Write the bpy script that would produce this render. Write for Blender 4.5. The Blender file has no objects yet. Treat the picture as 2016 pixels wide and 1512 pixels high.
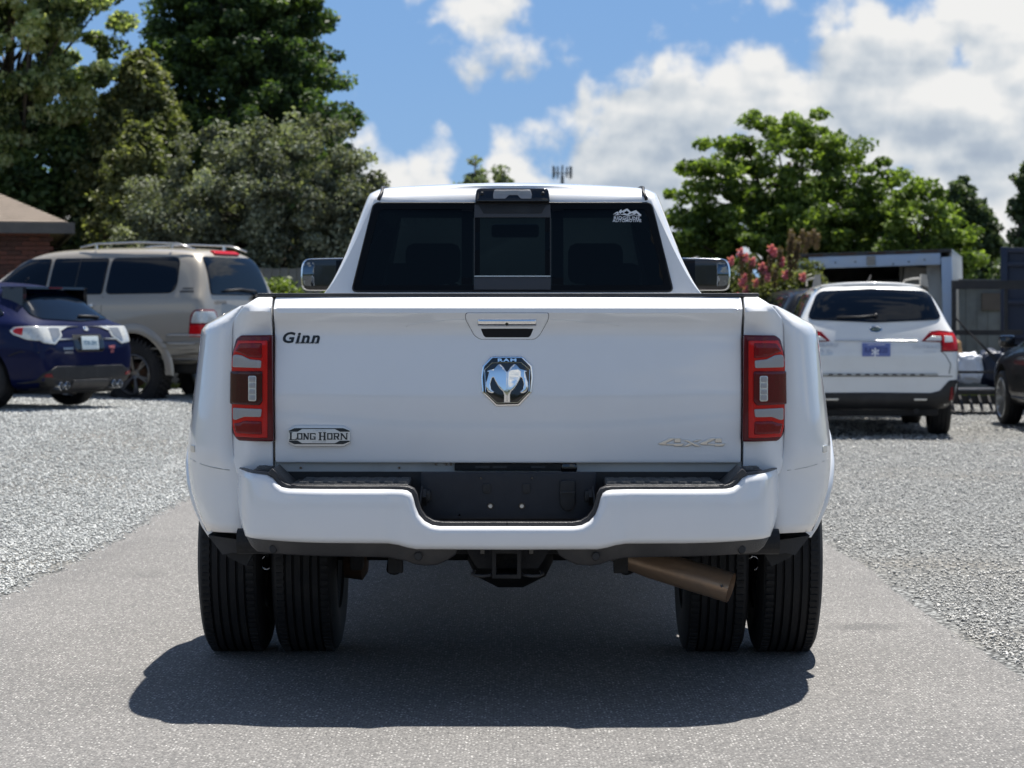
import bpy, bmesh, math, random
import numpy as np
from mathutils import Vector, Matrix, noise
from mathutils.bvhtree import BVHTree
from mathutils.geometry import delaunay_2d_cdt

random.seed(7)
R = math.radians
SC = bpy.context.scene
COL = SC.collection

# ------------------------------------------------------------------ camera, light, exposure
CAM_H = 1.34
cam_data = bpy.data.cameras.new("camera")
cam = bpy.data.objects.new("camera", cam_data)
COL.objects.link(cam)
cam.location = (0, 0, CAM_H)
cam.rotation_euler = (R(90), 0, 0)
cam_data.sensor_width = 36
cam_data.lens = 80.07
cam_data.shift_y = -133 / 2016
cam_data.clip_start = 0.1
cam_data.clip_end = 3000
cam_data.dof.use_dof = True
cam_data.dof.focus_distance = 8.6
cam_data.dof.aperture_fstop = 6.0
SC.camera = cam

SUN_DIR = Vector((0.212, 0.50, 1.42)).normalized()      # towards the sun
SUN_EL = math.asin(SUN_DIR.z)
SUN_AZ = math.atan2(SUN_DIR.x, SUN_DIR.y)
sun_data = bpy.data.lights.new("sun", 'SUN')
sun_data.energy = 5.0
sun_data.angle = R(0.53)
sun_data.color = (1.0, 0.955, 0.89)
sun = bpy.data.objects.new("sun", sun_data)
COL.objects.link(sun)
sun.rotation_euler = SUN_DIR.to_track_quat('Z', 'Y').to_euler()
sun.location = (3, 12, 28)

SC.view_settings.view_transform = 'Standard'
SC.view_settings.look = 'None'
SC.view_settings.gamma = 1
SC.view_settings.exposure = 0.76
SC.view_settings.use_curve_mapping = False
SC.render.engine = 'CYCLES'
SC.cycles.max_bounces = 8
SC.cycles.transparent_max_bounces = 16
SC.cycles.sample_clamp_indirect = 6
SC.cycles.use_denoising = True


class NT:
    """small helper round a node tree"""
    def __init__(s, tree):
        s.t = tree; s.n = tree.nodes; s.l = tree.links
    def add(s, typ, **kw):
        nd = s.n.new(typ)
        for k, v in kw.items():
            setattr(nd, k, v)
        return nd
    def link(s, a, b):
        s.l.new(a, b)
    def _in(s, sock, v):
        if isinstance(v, bpy.types.NodeSocket):
            s.l.new(v, sock)
        elif v is not None:
            sock.default_value = v
    def math(s, op, a=None, b=None, c=None, clamp=False):
        nd = s.add('ShaderNodeMath', operation=op, use_clamp=clamp)
        s._in(nd.inputs[0], a); s._in(nd.inputs[1], b)
        if c is not None: s._in(nd.inputs[2], c)
        return nd.outputs[0]
    def vmath(s, op, a=None, b=None):
        nd = s.add('ShaderNodeVectorMath', operation=op)
        s._in(nd.inputs[0], a)
        if b is not None: s._in(nd.inputs[1], b)
        return nd
    def noise(s, vec, scale, detail=4, rough=0.5, dist=0.0):
        nd = s.add('ShaderNodeTexNoise')
        s._in(nd.inputs['Vector'], vec)
        nd.inputs['Scale'].default_value = scale
        nd.inputs['Detail'].default_value = detail
        nd.inputs['Roughness'].default_value = rough
        nd.inputs['Distortion'].default_value = dist
        return nd.outputs['Fac']
    def voronoi(s, vec, scale, feature='F1', out='Distance', rand=1.0):
        nd = s.add('ShaderNodeTexVoronoi', feature=feature)
        s._in(nd.inputs['Vector'], vec)
        nd.inputs['Scale'].default_value = scale
        nd.inputs['Randomness'].default_value = rand
        return nd.outputs[out]
    def ramp(s, fac, stops, interp='LINEAR'):
        nd = s.add('ShaderNodeValToRGB')
        cr = nd.color_ramp
        cr.interpolation = interp
        while len(cr.elements) < len(stops):
            cr.elements.new(0.5)
        for e, (p, c) in zip(cr.elements, stops):
            e.position = p
            e.color = (c[0], c[1], c[2], 1) if not isinstance(c, (int, float)) else (c, c, c, 1)
        s._in(nd.inputs[0], fac)
        return nd.outputs[0]
    def mix(s, fac, a, b, mode='MIX'):
        nd = s.add('ShaderNodeMix', data_type='RGBA', blend_type=mode)
        s._in(nd.inputs[0], fac)
        for sock, v in ((nd.inputs[6], a), (nd.inputs[7], b)):
            if isinstance(v, (tuple, list)):
                v = (v[0], v[1], v[2], 1)
            s._in(sock, v)
        return nd.outputs[2]
    def smooth(s, x, lo, hi):
        nd = s.add('ShaderNodeMapRange', interpolation_type='SMOOTHSTEP')
        s._in(nd.inputs[0], x)
        nd.inputs[1].default_value = lo; nd.inputs[2].default_value = hi
        nd.inputs[3].default_value = 0; nd.inputs[4].default_value = 1
        return nd.outputs[0]


# ------------------------------------------------------------------ sky with cumulus clouds
def build_world():
    world = bpy.data.worlds.new("World")
    SC.world = world
    world.use_nodes = True
    t = NT(world.node_tree)
    t.n.clear()
    out = t.add('ShaderNodeOutputWorld')
    bg = t.add('ShaderNodeBackground')
    bg.inputs['Strength'].default_value = 0.060
    t.link(bg.outputs[0], out.inputs[0])
    sky = t.add('ShaderNodeTexSky', sky_type='NISHITA')
    sky.sun_disc = False
    sky.sun_elevation = SUN_EL
    sky.sun_rotation = SUN_AZ
    sky.altitude = 300
    sky.air_density = 1.0
    sky.dust_density = 0.35
    sky.ozone_density = 2.6
    geo = t.add('ShaderNodeTexCoord')
    dirv = geo.outputs['Generated']

    # density of cloud as a function of direction (azimuth, tangent of elevation)
    def noise2(tt, vec, scale, detail, rough):
        nd = tt.add('ShaderNodeTexNoise', noise_dimensions='2D')
        tt._in(nd.inputs['Vector'], vec)
        nd.inputs['Scale'].default_value = scale; nd.inputs['Detail'].default_value = detail; nd.inputs['Roughness'].default_value = rough
        return nd
    g = bpy.data.node_groups.new("cloud_density", 'ShaderNodeTree')
    g.interface.new_socket("Vector", in_out='INPUT', socket_type='NodeSocketVector')
    g.interface.new_socket("Density", in_out='OUTPUT', socket_type='NodeSocketFloat')
    q = NT(g)
    gi = q.add('NodeGroupInput'); go = q.add('NodeGroupOutput')
    P = gi.outputs[0]
    # heaps of cloud: (azimuth, elevation, half width, half height, weight)
    heaps = [(0.215, 0.080, 0.080, 0.068, 1.0), (0.152, 0.100, 0.034, 0.036, 1.0), (0.118, 0.068, 0.060, 0.050, 1.0),
             (0.058, 0.060, 0.050, 0.046, 1.0), (0.012, 0.040, 0.034, 0.034, 1.0), (0.215, 0.118, 0.040, 0.030, .9),
             (-0.050, 0.046, 0.030, 0.032, 1.0), (-0.022, 0.036, 0.030, 0.026, .9),
             (-0.014, 0.142, 0.030, 0.020, .62), (-0.002, 0.118, 0.020, 0.016, .42),
             (0.34, 0.12, 0.10, 0.08, 1.0), (-0.40, 0.12, 0.12, 0.07, 1.0), (-0.14, 0.030, 0.10, 0.026, 1.0)]
    sep = q.add('ShaderNodeSeparateXYZ'); q.link(P, sep.inputs[0])
    wn = noise2(q, P, 30, 2, 0.5)
    wv = q.add('ShaderNodeVectorMath', operation='MULTIPLY_ADD')
    q.link(wn.outputs['Color'], wv.inputs[0]); wv.inputs[1].default_value = (0.030, 0.026, 0); wv.inputs[2].default_value = (-0.015, -0.013, 0)
    PW = q.vmath('ADD', P, wv.outputs[0]).outputs[0]
    acc = None
    for (u, v, a, b, w) in heaps:
        dv = q.vmath('SUBTRACT', PW, (u, v, 0)).outputs[0]
        dv = q.vmath('MULTIPLY', dv, (1 / a, 1 / b, 0)).outputs[0]
        ln = q.vmath('LENGTH', dv).outputs['Value']
        f = q.math('MULTIPLY', q.math('SUBTRACT', 1.45, ln), w)
        acc = f if acc is None else q.math('SMOOTH_MAX', acc, f, 0.3)
    gen = noise2(q, P, 2.6, 2, 0.5).outputs['Fac']
    gen = q.math('MULTIPLY', q.math('SUBTRACT', gen, 0.555), 9.0)
    away = q.smooth(q.math('ABSOLUTE', sep.outputs[0]), 0.28, 0.50)
    up = q.smooth(sep.outputs[1], 0.18, 0.34)
    gen = q.math('SUBTRACT', gen, q.math('MULTIPLY', q.math('SUBTRACT', 1.0, q.math('MAXIMUM', away, up)), 12.0))
    acc = q.math('MINIMUM', q.math('MAXIMUM', acc, gen), 1.35)
    acc = q.math('MAXIMUM', acc, -2.0)
    puff = noise2(q, P, 34, 6, 0.56).outputs['Fac']
    vor = q.add('ShaderNodeTexVoronoi', feature='F1', voronoi_dimensions='2D')
    q.link(PW, vor.inputs['Vector'])
    vor.inputs['Scale'].default_value = 48
    bill = q.math('SUBTRACT', 0.5, vor.outputs['Distance'])
    dens = q.math('ADD', acc, q.math('MULTIPLY', q.math('SUBTRACT', puff, 0.5), 1.45))
    dens = q.math('ADD', dens, q.math('MULTIPLY', bill, 0.55))
    q.link(dens, go.inputs[0])

    # direction -> (azimuth, tan elevation)
    s3 = t.add('ShaderNodeSeparateXYZ'); t.link(dirv, s3.inputs[0])
    hor = t.math('SQRT', t.math('ADD', t.math('MULTIPLY', s3.outputs[0], s3.outputs[0]), t.math('MULTIPLY', s3.outputs[1], s3.outputs[1])))
    hor = t.math('MAXIMUM', hor, 0.02)
    az = t.math('ARCTAN2', s3.outputs[0], s3.outputs[1])
    tv = t.math('MINIMUM', t.math('DIVIDE', s3.outputs[2], hor), 3.0)
    cx = t.add('ShaderNodeCombineXYZ')
    t.link(az, cx.inputs[0]); t.link(tv, cx.inputs[1])

    def dens_at(off):
        gn = t.add('ShaderNodeGroup'); gn.node_tree = g
        t.link(t.vmath('ADD', cx.outputs[0], off).outputs[0], gn.inputs[0])
        return gn.outputs[0]
    d0 = dens_at((0, 0, 0)); d1 = dens_at((0.002, 0.010, 0))
    alpha = t.smooth(d0, 0.22, 0.72)
    lit = t.math('SUBTRACT', d0, d1)
    thick = t.smooth(d0, 0.6, 2.2)
    shade = t.math('SUBTRACT', t.math('MULTIPLY_ADD', lit, 0.62, 0.66), t.math('MULTIPLY', thick, 0.34))
    band = noise2(t, t.vmath('MULTIPLY', cx.outputs[0], (11, 34, 0)).outputs[0], 1.0, 3, 0.55).outputs['Fac']
    shade = t.math('ADD', shade, t.math('MULTIPLY', t.math('SUBTRACT', band, 0.465), 1.6))
    ccol = t.ramp(shade, [(0.0, (.36, .43, .54)), (0.30, (.46, .53, .62)), (0.55, (.64, .69, .74)), (0.90, (.90, .90, .89))])
    ccol = t.vmath('SCALE', ccol); ccol.inputs['Scale'].default_value = 9.6; ccol = ccol.outputs[0]
    sat = t.mix(1.0, sky.outputs[0], (0.70, 0.86, 1.0), 'MULTIPLY')
    lowmix = t.smooth(tv, 0.0, 0.16)
    horizon = t.mix(lowmix, (2.9, 4.8, 7.4), (2.15, 4.0, 7.2))
    low = t.math('SUBTRACT', 1.0, t.smooth(tv, 0.16, 0.6))
    blue = t.mix(low, sat, horizon)
    col = t.mix(alpha, blue, ccol)
    t.link(col, bg.inputs['Color'])
    world.cycles.sampling_method = 'MANUAL'
    world.cycles.sample_map_resolution = 256
    return bg
BG = build_world()


# ------------------------------------------------------------------ object helpers
def link(o, parent=None):
    COL.objects.link(o)
    if parent is not None:
        o.parent = parent
    return o

def obj(name, verts, faces, mat, parent=None, smooth=False, sharp=None):
    me = bpy.data.meshes.new(name)
    me.from_pydata([tuple(v) for v in verts], [], [tuple(f) for f in faces])
    me.validate()
    for m in (mat if isinstance(mat, (list, tuple)) else [mat]):
        me.materials.append(m)
    if smooth:
        me.shade_smooth()
        if sharp:
            me.set_sharp_from_angle(angle=R(sharp))
    return link(bpy.data.objects.new(name, me), parent)

def from_mesh(name, me, parent=None):
    me.name = name
    return link(bpy.data.objects.new(name, me), parent)

def np_mesh(name, V, F, mat, parent=None, tone=None, smooth=False):
    """V (n,3) float, F (m,k) int"""
    me = bpy.data.meshes.new(name)
    k = F.shape[1]
    me.vertices.add(len(V)); me.vertices.foreach_set('co', V.astype(np.float32).ravel())
    me.loops.add(F.size); me.loops.foreach_set('vertex_index', F.astype(np.int32).ravel())
    me.polygons.add(len(F))
    me.polygons.foreach_set('loop_start', np.arange(0, F.size, k, dtype=np.int32))
    try:
        me.polygons.foreach_set('loop_total', np.full(len(F), k, dtype=np.int32))
    except Exception:
        pass
    me.update(calc_edges=True)
    if tone is not None:
        at = me.attributes.new('tone', 'FLOAT', 'POINT')
        at.data.foreach_set('value', tone.astype(np.float32))
    me.materials.append(mat)
    if smooth: me.shade_smooth()
    return link(bpy.data.objects.new(name, me), parent)

def thing(name, label, cat, loc=(0, 0, 0), rz=0, group=None):
    o = bpy.data.objects.new(name, None)
    o.empty_display_size = 0.3
    COL.objects.link(o)
    o.location = loc; o.rotation_euler = (0, 0, rz)
    tag(o, label, cat, group)
    return o

def tag(o, label, cat=None, group=None, kind=None):
    if label: o['label'] = label
    if cat: o['category'] = cat
    if group: o['group'] = group
    if kind: o['kind'] = kind
    return o

class MB:
    """collects simple solids into one mesh"""
    def __init__(s): s.v = []; s.f = []
    def raw(s, vs, fs):
        n = len(s.v)
        s.v += [tuple(a) for a in vs]
        s.f += [tuple(i + n for i in f) for f in fs]
        return s
    def box(s, c, d, rot=None, bev=0):
        x, y, z = d[0] / 2, d[1] / 2, d[2] / 2
        if bev:
            bm = bmesh.new()
            bmesh.ops.create_cube(bm, size=1)
            for v in bm.verts: v.co = Vector((v.co.x * d[0], v.co.y * d[1], v.co.z * d[2]))
            bmesh.ops.bevel(bm, geom=bm.edges[:], offset=bev, segments=2, profile=0.5, affect='EDGES')
            vs = [v.co.copy() for v in bm.verts]; fs = [[v.index for v in f.verts] for f in bm.faces]
            bm.verts.index_update()
            bm.free()
        else:
            vs = [Vector((a * x, b * y, e * z)) for a in (-1, 1) for b in (-1, 1) for e in (-1, 1)]
            fs = [(0, 1, 3, 2), (4, 6, 7, 5), (0, 4, 5, 1), (2, 3, 7, 6), (0, 2, 6, 4), (1, 5, 7, 3)]
        m = rot.to_matrix() if hasattr(rot, 'to_matrix') else rot
        vs = [(m @ v if m is not None else v) + Vector(c) for v in vs]
        return s.raw(vs, fs)
    def bar(s, a, b, w, h=None, up=(0, 0, 1)):
        a = Vector(a); b = Vector(b); h = h or w
        d = (b - a); L = d.length; d.normalize()
        u = Vector(up)
        if abs(d.dot(u)) > 0.98: u = Vector((0, 1, 0))
        x = d.cross(u).normalized(); z = x.cross(d)
        m = Matrix((x, d, z)).transposed()
        return s.box((a + b) / 2, (w, L, h), rot=m)
    def tube(s, pts, rad, n=10, cap=True):
        pts = [Vector(p) for p in pts]
        if not isinstance(rad, (list, tuple)): rad = [rad] * len(pts)
        base = len(s.v); prev = None
        for i, p in enumerate(pts):
            if i == 0: d = pts[1] - p
            elif i == len(pts) - 1: d = p - pts[i - 1]
            else: d = pts[i + 1] - pts[i - 1]
            d.normalize()
            ref = prev if prev is not None else (Vector((0, 0, 1)) if abs(d.z) < 0.9 else Vector((1, 0, 0)))
            x = (ref - d * ref.dot(d)).normalized(); y = d.cross(x); prev = x
            for k in range(n):
                a = 2 * math.pi * k / n
                s.v.append(tuple(p + (x * math.cos(a) + y * math.sin(a)) * rad[i]))
        for i in range(len(pts) - 1):
            for k in range(n):
                a = base + i * n + k; b = base + i * n + (k + 1) % n
                s.f.append((a, b, b + n, a + n))
        if cap:
            s.f.append(tuple(base + k for k in range(n))[::-1])
            s.f.append(tuple(base + (len(pts) - 1) * n + k for k in range(n)))
        return s
    def lathe(s, prof, n=48, axis='x', c=(0, 0, 0), close=False):
        """prof: list of (along axis, radius)"""
        base = len(s.v); m = len(prof)
        for k in range(n):
            a = 2 * math.pi * k / n; ca, sa = math.cos(a), math.sin(a)
            for (h, r) in prof:
                if axis == 'x': p = (c[0] + h, c[1] + r * ca, c[2] + r * sa)
                elif axis == 'y': p = (c[0] + r * ca, c[1] + h, c[2] + r * sa)
                else: p = (c[0] + r * ca, c[1] + r * sa, c[2] + h)
                s.v.append(p)
        for k in range(n):
            k2 = (k + 1) % n
            rng = range(m if close else m - 1)
            for j in rng:
                j2 = (j + 1) % m
                s.f.append((base + k * m + j, base + k * m + j2, base + k2 * m + j2, base + k2 * m + j))
        return s
    def prism(s, poly, axis, a, b, scale_b=1.0):
        """poly 2D; axis 'y' -> (x,z), 'x' -> (y,z), 'z' -> (x,y)"""
        n = len(poly)
        cx = sum(p[0] for p in poly) / n; cy = sum(p[1] for p in poly) / n
        def pt(p, h):
            return {'y': (p[0], h, p[1]), 'x': (h, p[0], p[1]), 'z': (p[0], p[1], h)}[axis]
        vs = [pt(p, a) for p in poly] + [pt((cx + (p[0] - cx) * scale_b, cy + (p[1] - cy) * scale_b), b) for p in poly]
        fs = [tuple(range(n))[::-1], tuple(range(n, 2 * n))] + [(i, (i + 1) % n, n + (i + 1) % n, n + i) for i in range(n)]
        return s.raw(vs, fs)
    def build(s, name, mat, parent=None, smooth=False, sharp=None, fix=True):
        bm = bmesh.new()
        vs = [bm.verts.new(v) for v in s.v]
        for f in s.f:
            try: bm.faces.new([vs[i] for i in f])
            except ValueError: pass
        if fix: bmesh.ops.recalc_face_normals(bm, faces=bm.faces[:])
        me = bpy.data.meshes.new(name)
        bm.to_mesh(me); bm.free()
        for m in (mat if isinstance(mat, (list, tuple)) else [mat]): me.materials.append(m)
        if smooth:
            me.shade_smooth()
            if sharp: me.set_sharp_from_angle(angle=R(sharp))
        return link(bpy.data.objects.new(name, me), parent)

def mirror_poly(half):
    """half outline for x >= 0 running from the top centre round to the bottom centre -> full closed outline"""
    left = [(-x, z) for (x, z) in reversed(half) if abs(x) > 1e-6]
    return list(half) + left

def rrect(x0, z0, x1, z1, r, n=4):
    pts = []
    for (cx, cz, a0) in ((x1 - r, z1 - r, 0), (x0 + r, z1 - r, 90), (x0 + r, z0 + r, 180), (x1 - r, z0 + r, 270)):
        for k in range(n + 1):
            a = R(a0 + 90 * k / n)
            pts.append((cx + r * math.cos(a), cz + r * math.sin(a)))
    return pts

def round_poly(poly, r, n=4):
    """round every corner of a polygon"""
    out = []; N = len(poly)
    for i in range(N):
        p = Vector(poly[i]); a = Vector(poly[i - 1]); b = Vector(poly[(i + 1) % N])
        da = (a - p); db = (b - p)
        ra = min(r, da.length * 0.45); rb = min(r, db.length * 0.45)
        if da.length < 1e-7 or db.length < 1e-7: continue
        pa = p + da.normalized() * ra; pb = p + db.normalized() * rb
        for k in range(n + 1):
            t = k / n
            out.append(tuple(pa * (1 - t) ** 2 + p * 2 * t * (1 - t) + pb * t * t))
    return out

def densify(poly, res):
    out = []; N = len(poly)
    for i in range(N):
        a = Vector(poly[i]); b = Vector(poly[(i + 1) % N]); L = (b - a).length
        k = max(1, int(math.ceil(L / res)))
        for j in range(k): out.append(a.lerp(b, j / k))
    res2 = [out[0]]
    for p in out[1:]:
        if (p - res2[-1]).length > 1e-6: res2.append(p)
    if (res2[0] - res2[-1]).length < 1e-6: res2.pop()
    return res2

def panel(name, poly, fun, mat, parent=None, r=0.008, depth=0.02, res=0.03, flip=False, sharp=40, seg=4):
    """a slab laid on a surface: fun(u, v, w) -> xyz, w = outward offset; edges rounded with radius r"""
    area = sum(poly[i][0] * poly[(i + 1) % len(poly)][1] - poly[(i + 1) % len(poly)][0] * poly[i][1] for i in range(len(poly)))
    if area < 0: poly = poly[::-1]
    P = densify(poly, res)
    N = len(P)
    nrm = []
    for i in range(N):
        a = P[i] - P[i - 1]; b = P[(i + 1) % N] - P[i]
        na = Vector((-a.y, a.x)).normalized(); nb = Vector((-b.y, b.x)).normalized()
        m = (na + nb)
        if m.length < 1e-6: m = na
        m.normalize()
        nrm.append(m / max(0.5, m.dot(na)))
    rings = [(0.0, -depth)]
    for k in range(seg + 1):
        a = math.pi / 2 * k / seg
        rings.append((r * (1 - math.cos(a)), -r + r * math.sin(a)))
    verts = []; faces = []
    for (t, w) in rings:
        for i in range(N):
            q = P[i] + nrm[i] * t
            verts.append(fun(q.x, q.y, w))
    for k in range(len(rings) - 1):
        for i in range(N):
            j = (i + 1) % N
            faces.append((k * N + i, k * N + j, (k + 1) * N + j, (k + 1) * N + i))
    inner = [P[i] + nrm[i] * r for i in range(N)]
    us = [p.x for p in inner]; vs = [p.y for p in inner]
    A = np.array([(p.x, p.y) for p in inner]); B = np.roll(A, -1, axis=0)
    pts = []
    u = min(us) + res / 2
    gu = np.arange(min(us) + res / 2, max(us), res); gv = np.arange(min(vs) + res / 2, max(vs), res)
    if len(gu) and len(gv):
        G = np.array([(a, b) for a in gu for b in gv])
        d = np.full(len(G), 1e9); inside = np.zeros(len(G), bool)
        for a, b in zip(A, B):
            e = b - a; L2 = max(1e-12, e @ e)
            tt = np.clip(((G - a) @ e) / L2, 0, 1)
            d = np.minimum(d, np.hypot(*(G - (a + tt[:, None] * e)).T))
            if a[1] != b[1]:
                c = ((a[1] > G[:, 1]) != (b[1] > G[:, 1]))
                xi = (b[0] - a[0]) * (G[:, 1] - a[1]) / (b[1] - a[1]) + a[0]
                inside ^= c & (G[:, 0] < xi)
        pts = [Vector(g) for g in G[inside & (d > res * 0.35)]]
    allp = [Vector((p.x, p.y)) for p in inner] + pts
    res_c = delaunay_2d_cdt(allp, [], [list(range(N))], 1, 1e-7)
    base = len(verts)
    for p in res_c[0]:
        verts.append(fun(p.x, p.y, 0.0))
    for f in res_c[2]:
        faces.append(tuple(base + i for i in f))
    if flip: faces = [f[::-1] for f in faces]
    bm = bmesh.new()
    bv = [bm.verts.new(v) for v in verts]
    for f in faces:
        try: bm.faces.new([bv[i] for i in f])
        except ValueError: pass
    bmesh.ops.remove_doubles(bm, verts=bm.verts[:], dist=min(1e-4, r * 0.05 + 1e-6))
    me = bpy.data.meshes.new(name)
    bm.to_mesh(me); bm.free()
    me.materials.append(mat)
    me.shade_smooth()
    if sharp: me.set_sharp_from_angle(angle=R(sharp))
    return link(bpy.data.objects.new(name, me), parent)

def text_geo(s, size, bold=0.0, shear=0.0, spacing=1.0, xscale=1.0):
    """flat lettering as 2D vertices and faces centred on 0,0"""
    cu = bpy.data.curves.new("lettering", 'FONT')
    cu.body = s; cu.size = size; cu.offset = bold; cu.shear = shear; cu.space_character = spacing
    cu.align_x = 'CENTER'; cu.align_y = 'CENTER'; cu.resolution_u = 3
    o = bpy.data.objects.new("lettering", cu)
    COL.objects.link(o)
    dg = bpy.context.evaluated_depsgraph_get()
    me = bpy.data.meshes.new_from_object(o.evaluated_get(dg))
    vs = [(v.co.x * xscale, v.co.y) for v in me.vertices]
    fs = [tuple(p.vertices) for p in me.polygons]
    bpy.data.objects.remove(o); bpy.data.curves.remove(cu); bpy.data.meshes.remove(me)
    if vs:
        cx = (min(v[0] for v in vs) + max(v[0] for v in vs)) / 2; cy = (min(v[1] for v in vs) + max(v[1] for v in vs)) / 2
        vs = [(v[0] - cx, v[1] - cy) for v in vs]
    return vs, fs

def letters(name, geo, fun, mat, parent, c=(0, 0), w=0.0015, thick=0.001):
    """lettering laid on a surface, w in front of it, with a little thickness"""
    vs, fs = geo
    n = len(vs)
    V = [fun(c[0] + a, c[1] + b, w) for a, b in vs] + [fun(c[0] + a, c[1] + b, w - thick) for a, b in vs]
    edges = {}
    for f in fs:
        for i in range(len(f)):
            a, b = f[i], f[(i + 1) % len(f)]
            if (b, a) in edges: edges.pop((b, a))
            else: edges[(a, b)] = 1
    F = list(fs) + [(b, a, a + n, b + n) for (a, b) in edges]
    return obj(name, V, F, mat, parent)

def tmp_eval(me, mods):
    """apply modifiers (name, type, props) to a mesh without operators"""
    o = bpy.data.objects.new("work", me)
    COL.objects.link(o)
    for typ, props in mods:
        m = o.modifiers.new("m", typ)
        for k, v in props.items(): setattr(m, k, v)
    dg = bpy.context.evaluated_depsgraph_get()
    out = bpy.data.meshes.new_from_object(o.evaluated_get(dg), preserve_all_data_layers=False, depsgraph=dg)
    bpy.data.objects.remove(o)
    return out

def cage(stations, mat, level=2, crease=None):
    """stations: list of (y, [(x, z) ...]) half rings from bottom centre to top centre; closed both ends"""
    K = len(stations[0][1]); verts = []
    ring = []
    for (y, pts) in stations:
        idx = []
        for k, p in enumerate(pts):
            yy = y if len(p) == 2 else y + p[2]
            verts.append((p[0], yy, p[1])); idx.append(len(verts) - 1)
        lidx = []
        for k, p in enumerate(pts):
            yy = y if len(p) == 2 else y + p[2]
            if abs(p[0]) < 1e-6: lidx.append(idx[k])
            else:
                verts.append((-p[0], yy, p[1])); lidx.append(len(verts) - 1)
        ring.append((idx, lidx))
    faces = []
    for s in range(len(stations) - 1):
        for k in range(K - 1):
            a, b = ring[s][0][k], ring[s][0][k + 1]; c, d = ring[s + 1][0][k + 1], ring[s + 1][0][k]
            faces.append((a, d, c, b))
            a, b = ring[s][1][k], ring[s][1][k + 1]; c, d = ring[s + 1][1][k + 1], ring[s + 1][1][k]
            faces.append((a, b, c, d))
    for s, sign in ((0, 1), (len(stations) - 1, -1)):
        for k in range(K - 1):
            q = [ring[s][0][k], ring[s][0][k + 1], ring[s][1][k + 1], ring[s][1][k]]
            q2 = []
            for i in q:
                if i not in q2: q2.append(i)
            faces.append(tuple(q2 if sign > 0 else q2[::-1]))
    bm = bmesh.new()
    bv = [bm.verts.new(v) for v in verts]
    for f in faces: bm.faces.new([bv[i] for i in f])
    bmesh.ops.recalc_face_normals(bm, faces=bm.faces[:])
    me = bpy.data.meshes.new("cage")
    if crease:
        cl = bm.edges.layers.float.new('crease_edge')
        bm.verts.index_update()
        lookup = {}
        for e in bm.edges: lookup[frozenset((e.verts[0].index, e.verts[1].index))] = e
        for (k, val) in crease.get('long', []):           # creases running lengthwise
            for s in range(len(stations) - 1):
                for side in (0, 1):
                    e = lookup.get(frozenset((ring[s][side][k], ring[s + 1][side][k])))
                    if e: e[cl] = val
        for (s, val) in crease.get('ring', []):
            s = s % len(stations)
            for k in range(K - 1):
                for side in (0, 1):
                    e = lookup.get(frozenset((ring[s][side][k], ring[s][side][k + 1])))
                    if e: e[cl] = val
    bm.to_mesh(me); bm.free()
    me.materials.append(mat)
    out = tmp_eval(me, [('SUBSURF', dict(levels=level, render_levels=level))])
    bpy.data.meshes.remove(me)
    return out

def cut(me, cutters, mat_cut=None, solid=None):
    """boolean-subtract MB cutters from a mesh"""
    mods = []
    tmp = []
    if solid: mods.append(('SOLIDIFY', dict(thickness=solid, offset=-1, use_even_offset=True)))
    for c in cutters:
        co = c.build("cutter", mat_cut or me.materials[0])
        tmp.append(co)
        mods.append(('BOOLEAN', dict(object=co, operation='DIFFERENCE', solver='EXACT', material_mode='TRANSFER' if mat_cut else 'INDEX')))
    out = tmp_eval(me, mods)
    for co in tmp:
        m2 = co.data; bpy.data.objects.remove(co); bpy.data.meshes.remove(m2)
    return out

def finish(me, sharp=32):
    me.shade_smooth(); me.set_sharp_from_angle(angle=R(sharp))
    return me

def bvh_of(me):
    vs = [v.co.copy() for v in me.vertices]; fs = [tuple(p.vertices) for p in me.polygons]
    return BVHTree.FromPolygons(vs, fs)

def proj_rear(bvh, y0=-2.0):
    """(x, z) -> point on the body as seen from behind"""
    def fun(u, v, w):
        hit = bvh.ray_cast(Vector((u, y0, v)), Vector((0, 1, 0)))
        if hit[0] is None:
            hit = bvh.find_nearest(Vector((u, 0.0, v)))
        p = hit[0]; n = hit[1]
        if n.y > 0: n = -n
        n = (n + Vector((0, -1, 0))).normalized()
        return tuple(p + n * w)
    return fun

def proj_side(bvh, sgn):
    """(y, z) -> point on the side sgn of the body"""
    def fun(u, v, w):
        hit = bvh.ray_cast(Vector((3 * sgn, u, v)), Vector((-sgn, 0, 0)))
        if hit[0] is None:
            hit = bvh.find_nearest(Vector((sgn, u, v)))
        p = hit[0]; n = hit[1]
        if n.x * sgn < 0: n = -n
        return tuple(p + n * w)
    return fun

# ------------------------------------------------------------------ materials
def mat(name, base, rough=0.5, metal=0.0, coat=0.0, coat_rough=0.03, spec=0.5, trans=0.0, ior=1.45):
    m = bpy.data.materials.new(name); m.use_nodes = True
    b = m.node_tree.nodes['Principled BSDF']
    b.inputs['Base Color'].default_value = (*base, 1)
    b.inputs['Roughness'].default_value = rough
    b.inputs['Metallic'].default_value = metal
    b.inputs['Coat Weight'].default_value = coat
    b.inputs['Coat Roughness'].default_value = coat_rough
    b.inputs['Specular IOR Level'].default_value = spec
    b.inputs['Transmission Weight'].default_value = trans
    b.inputs['IOR'].default_value = ior
    return m

def nodes_of(m):
    t = NT(m.node_tree)
    return t, m.node_tree.nodes['Principled BSDF']

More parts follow.
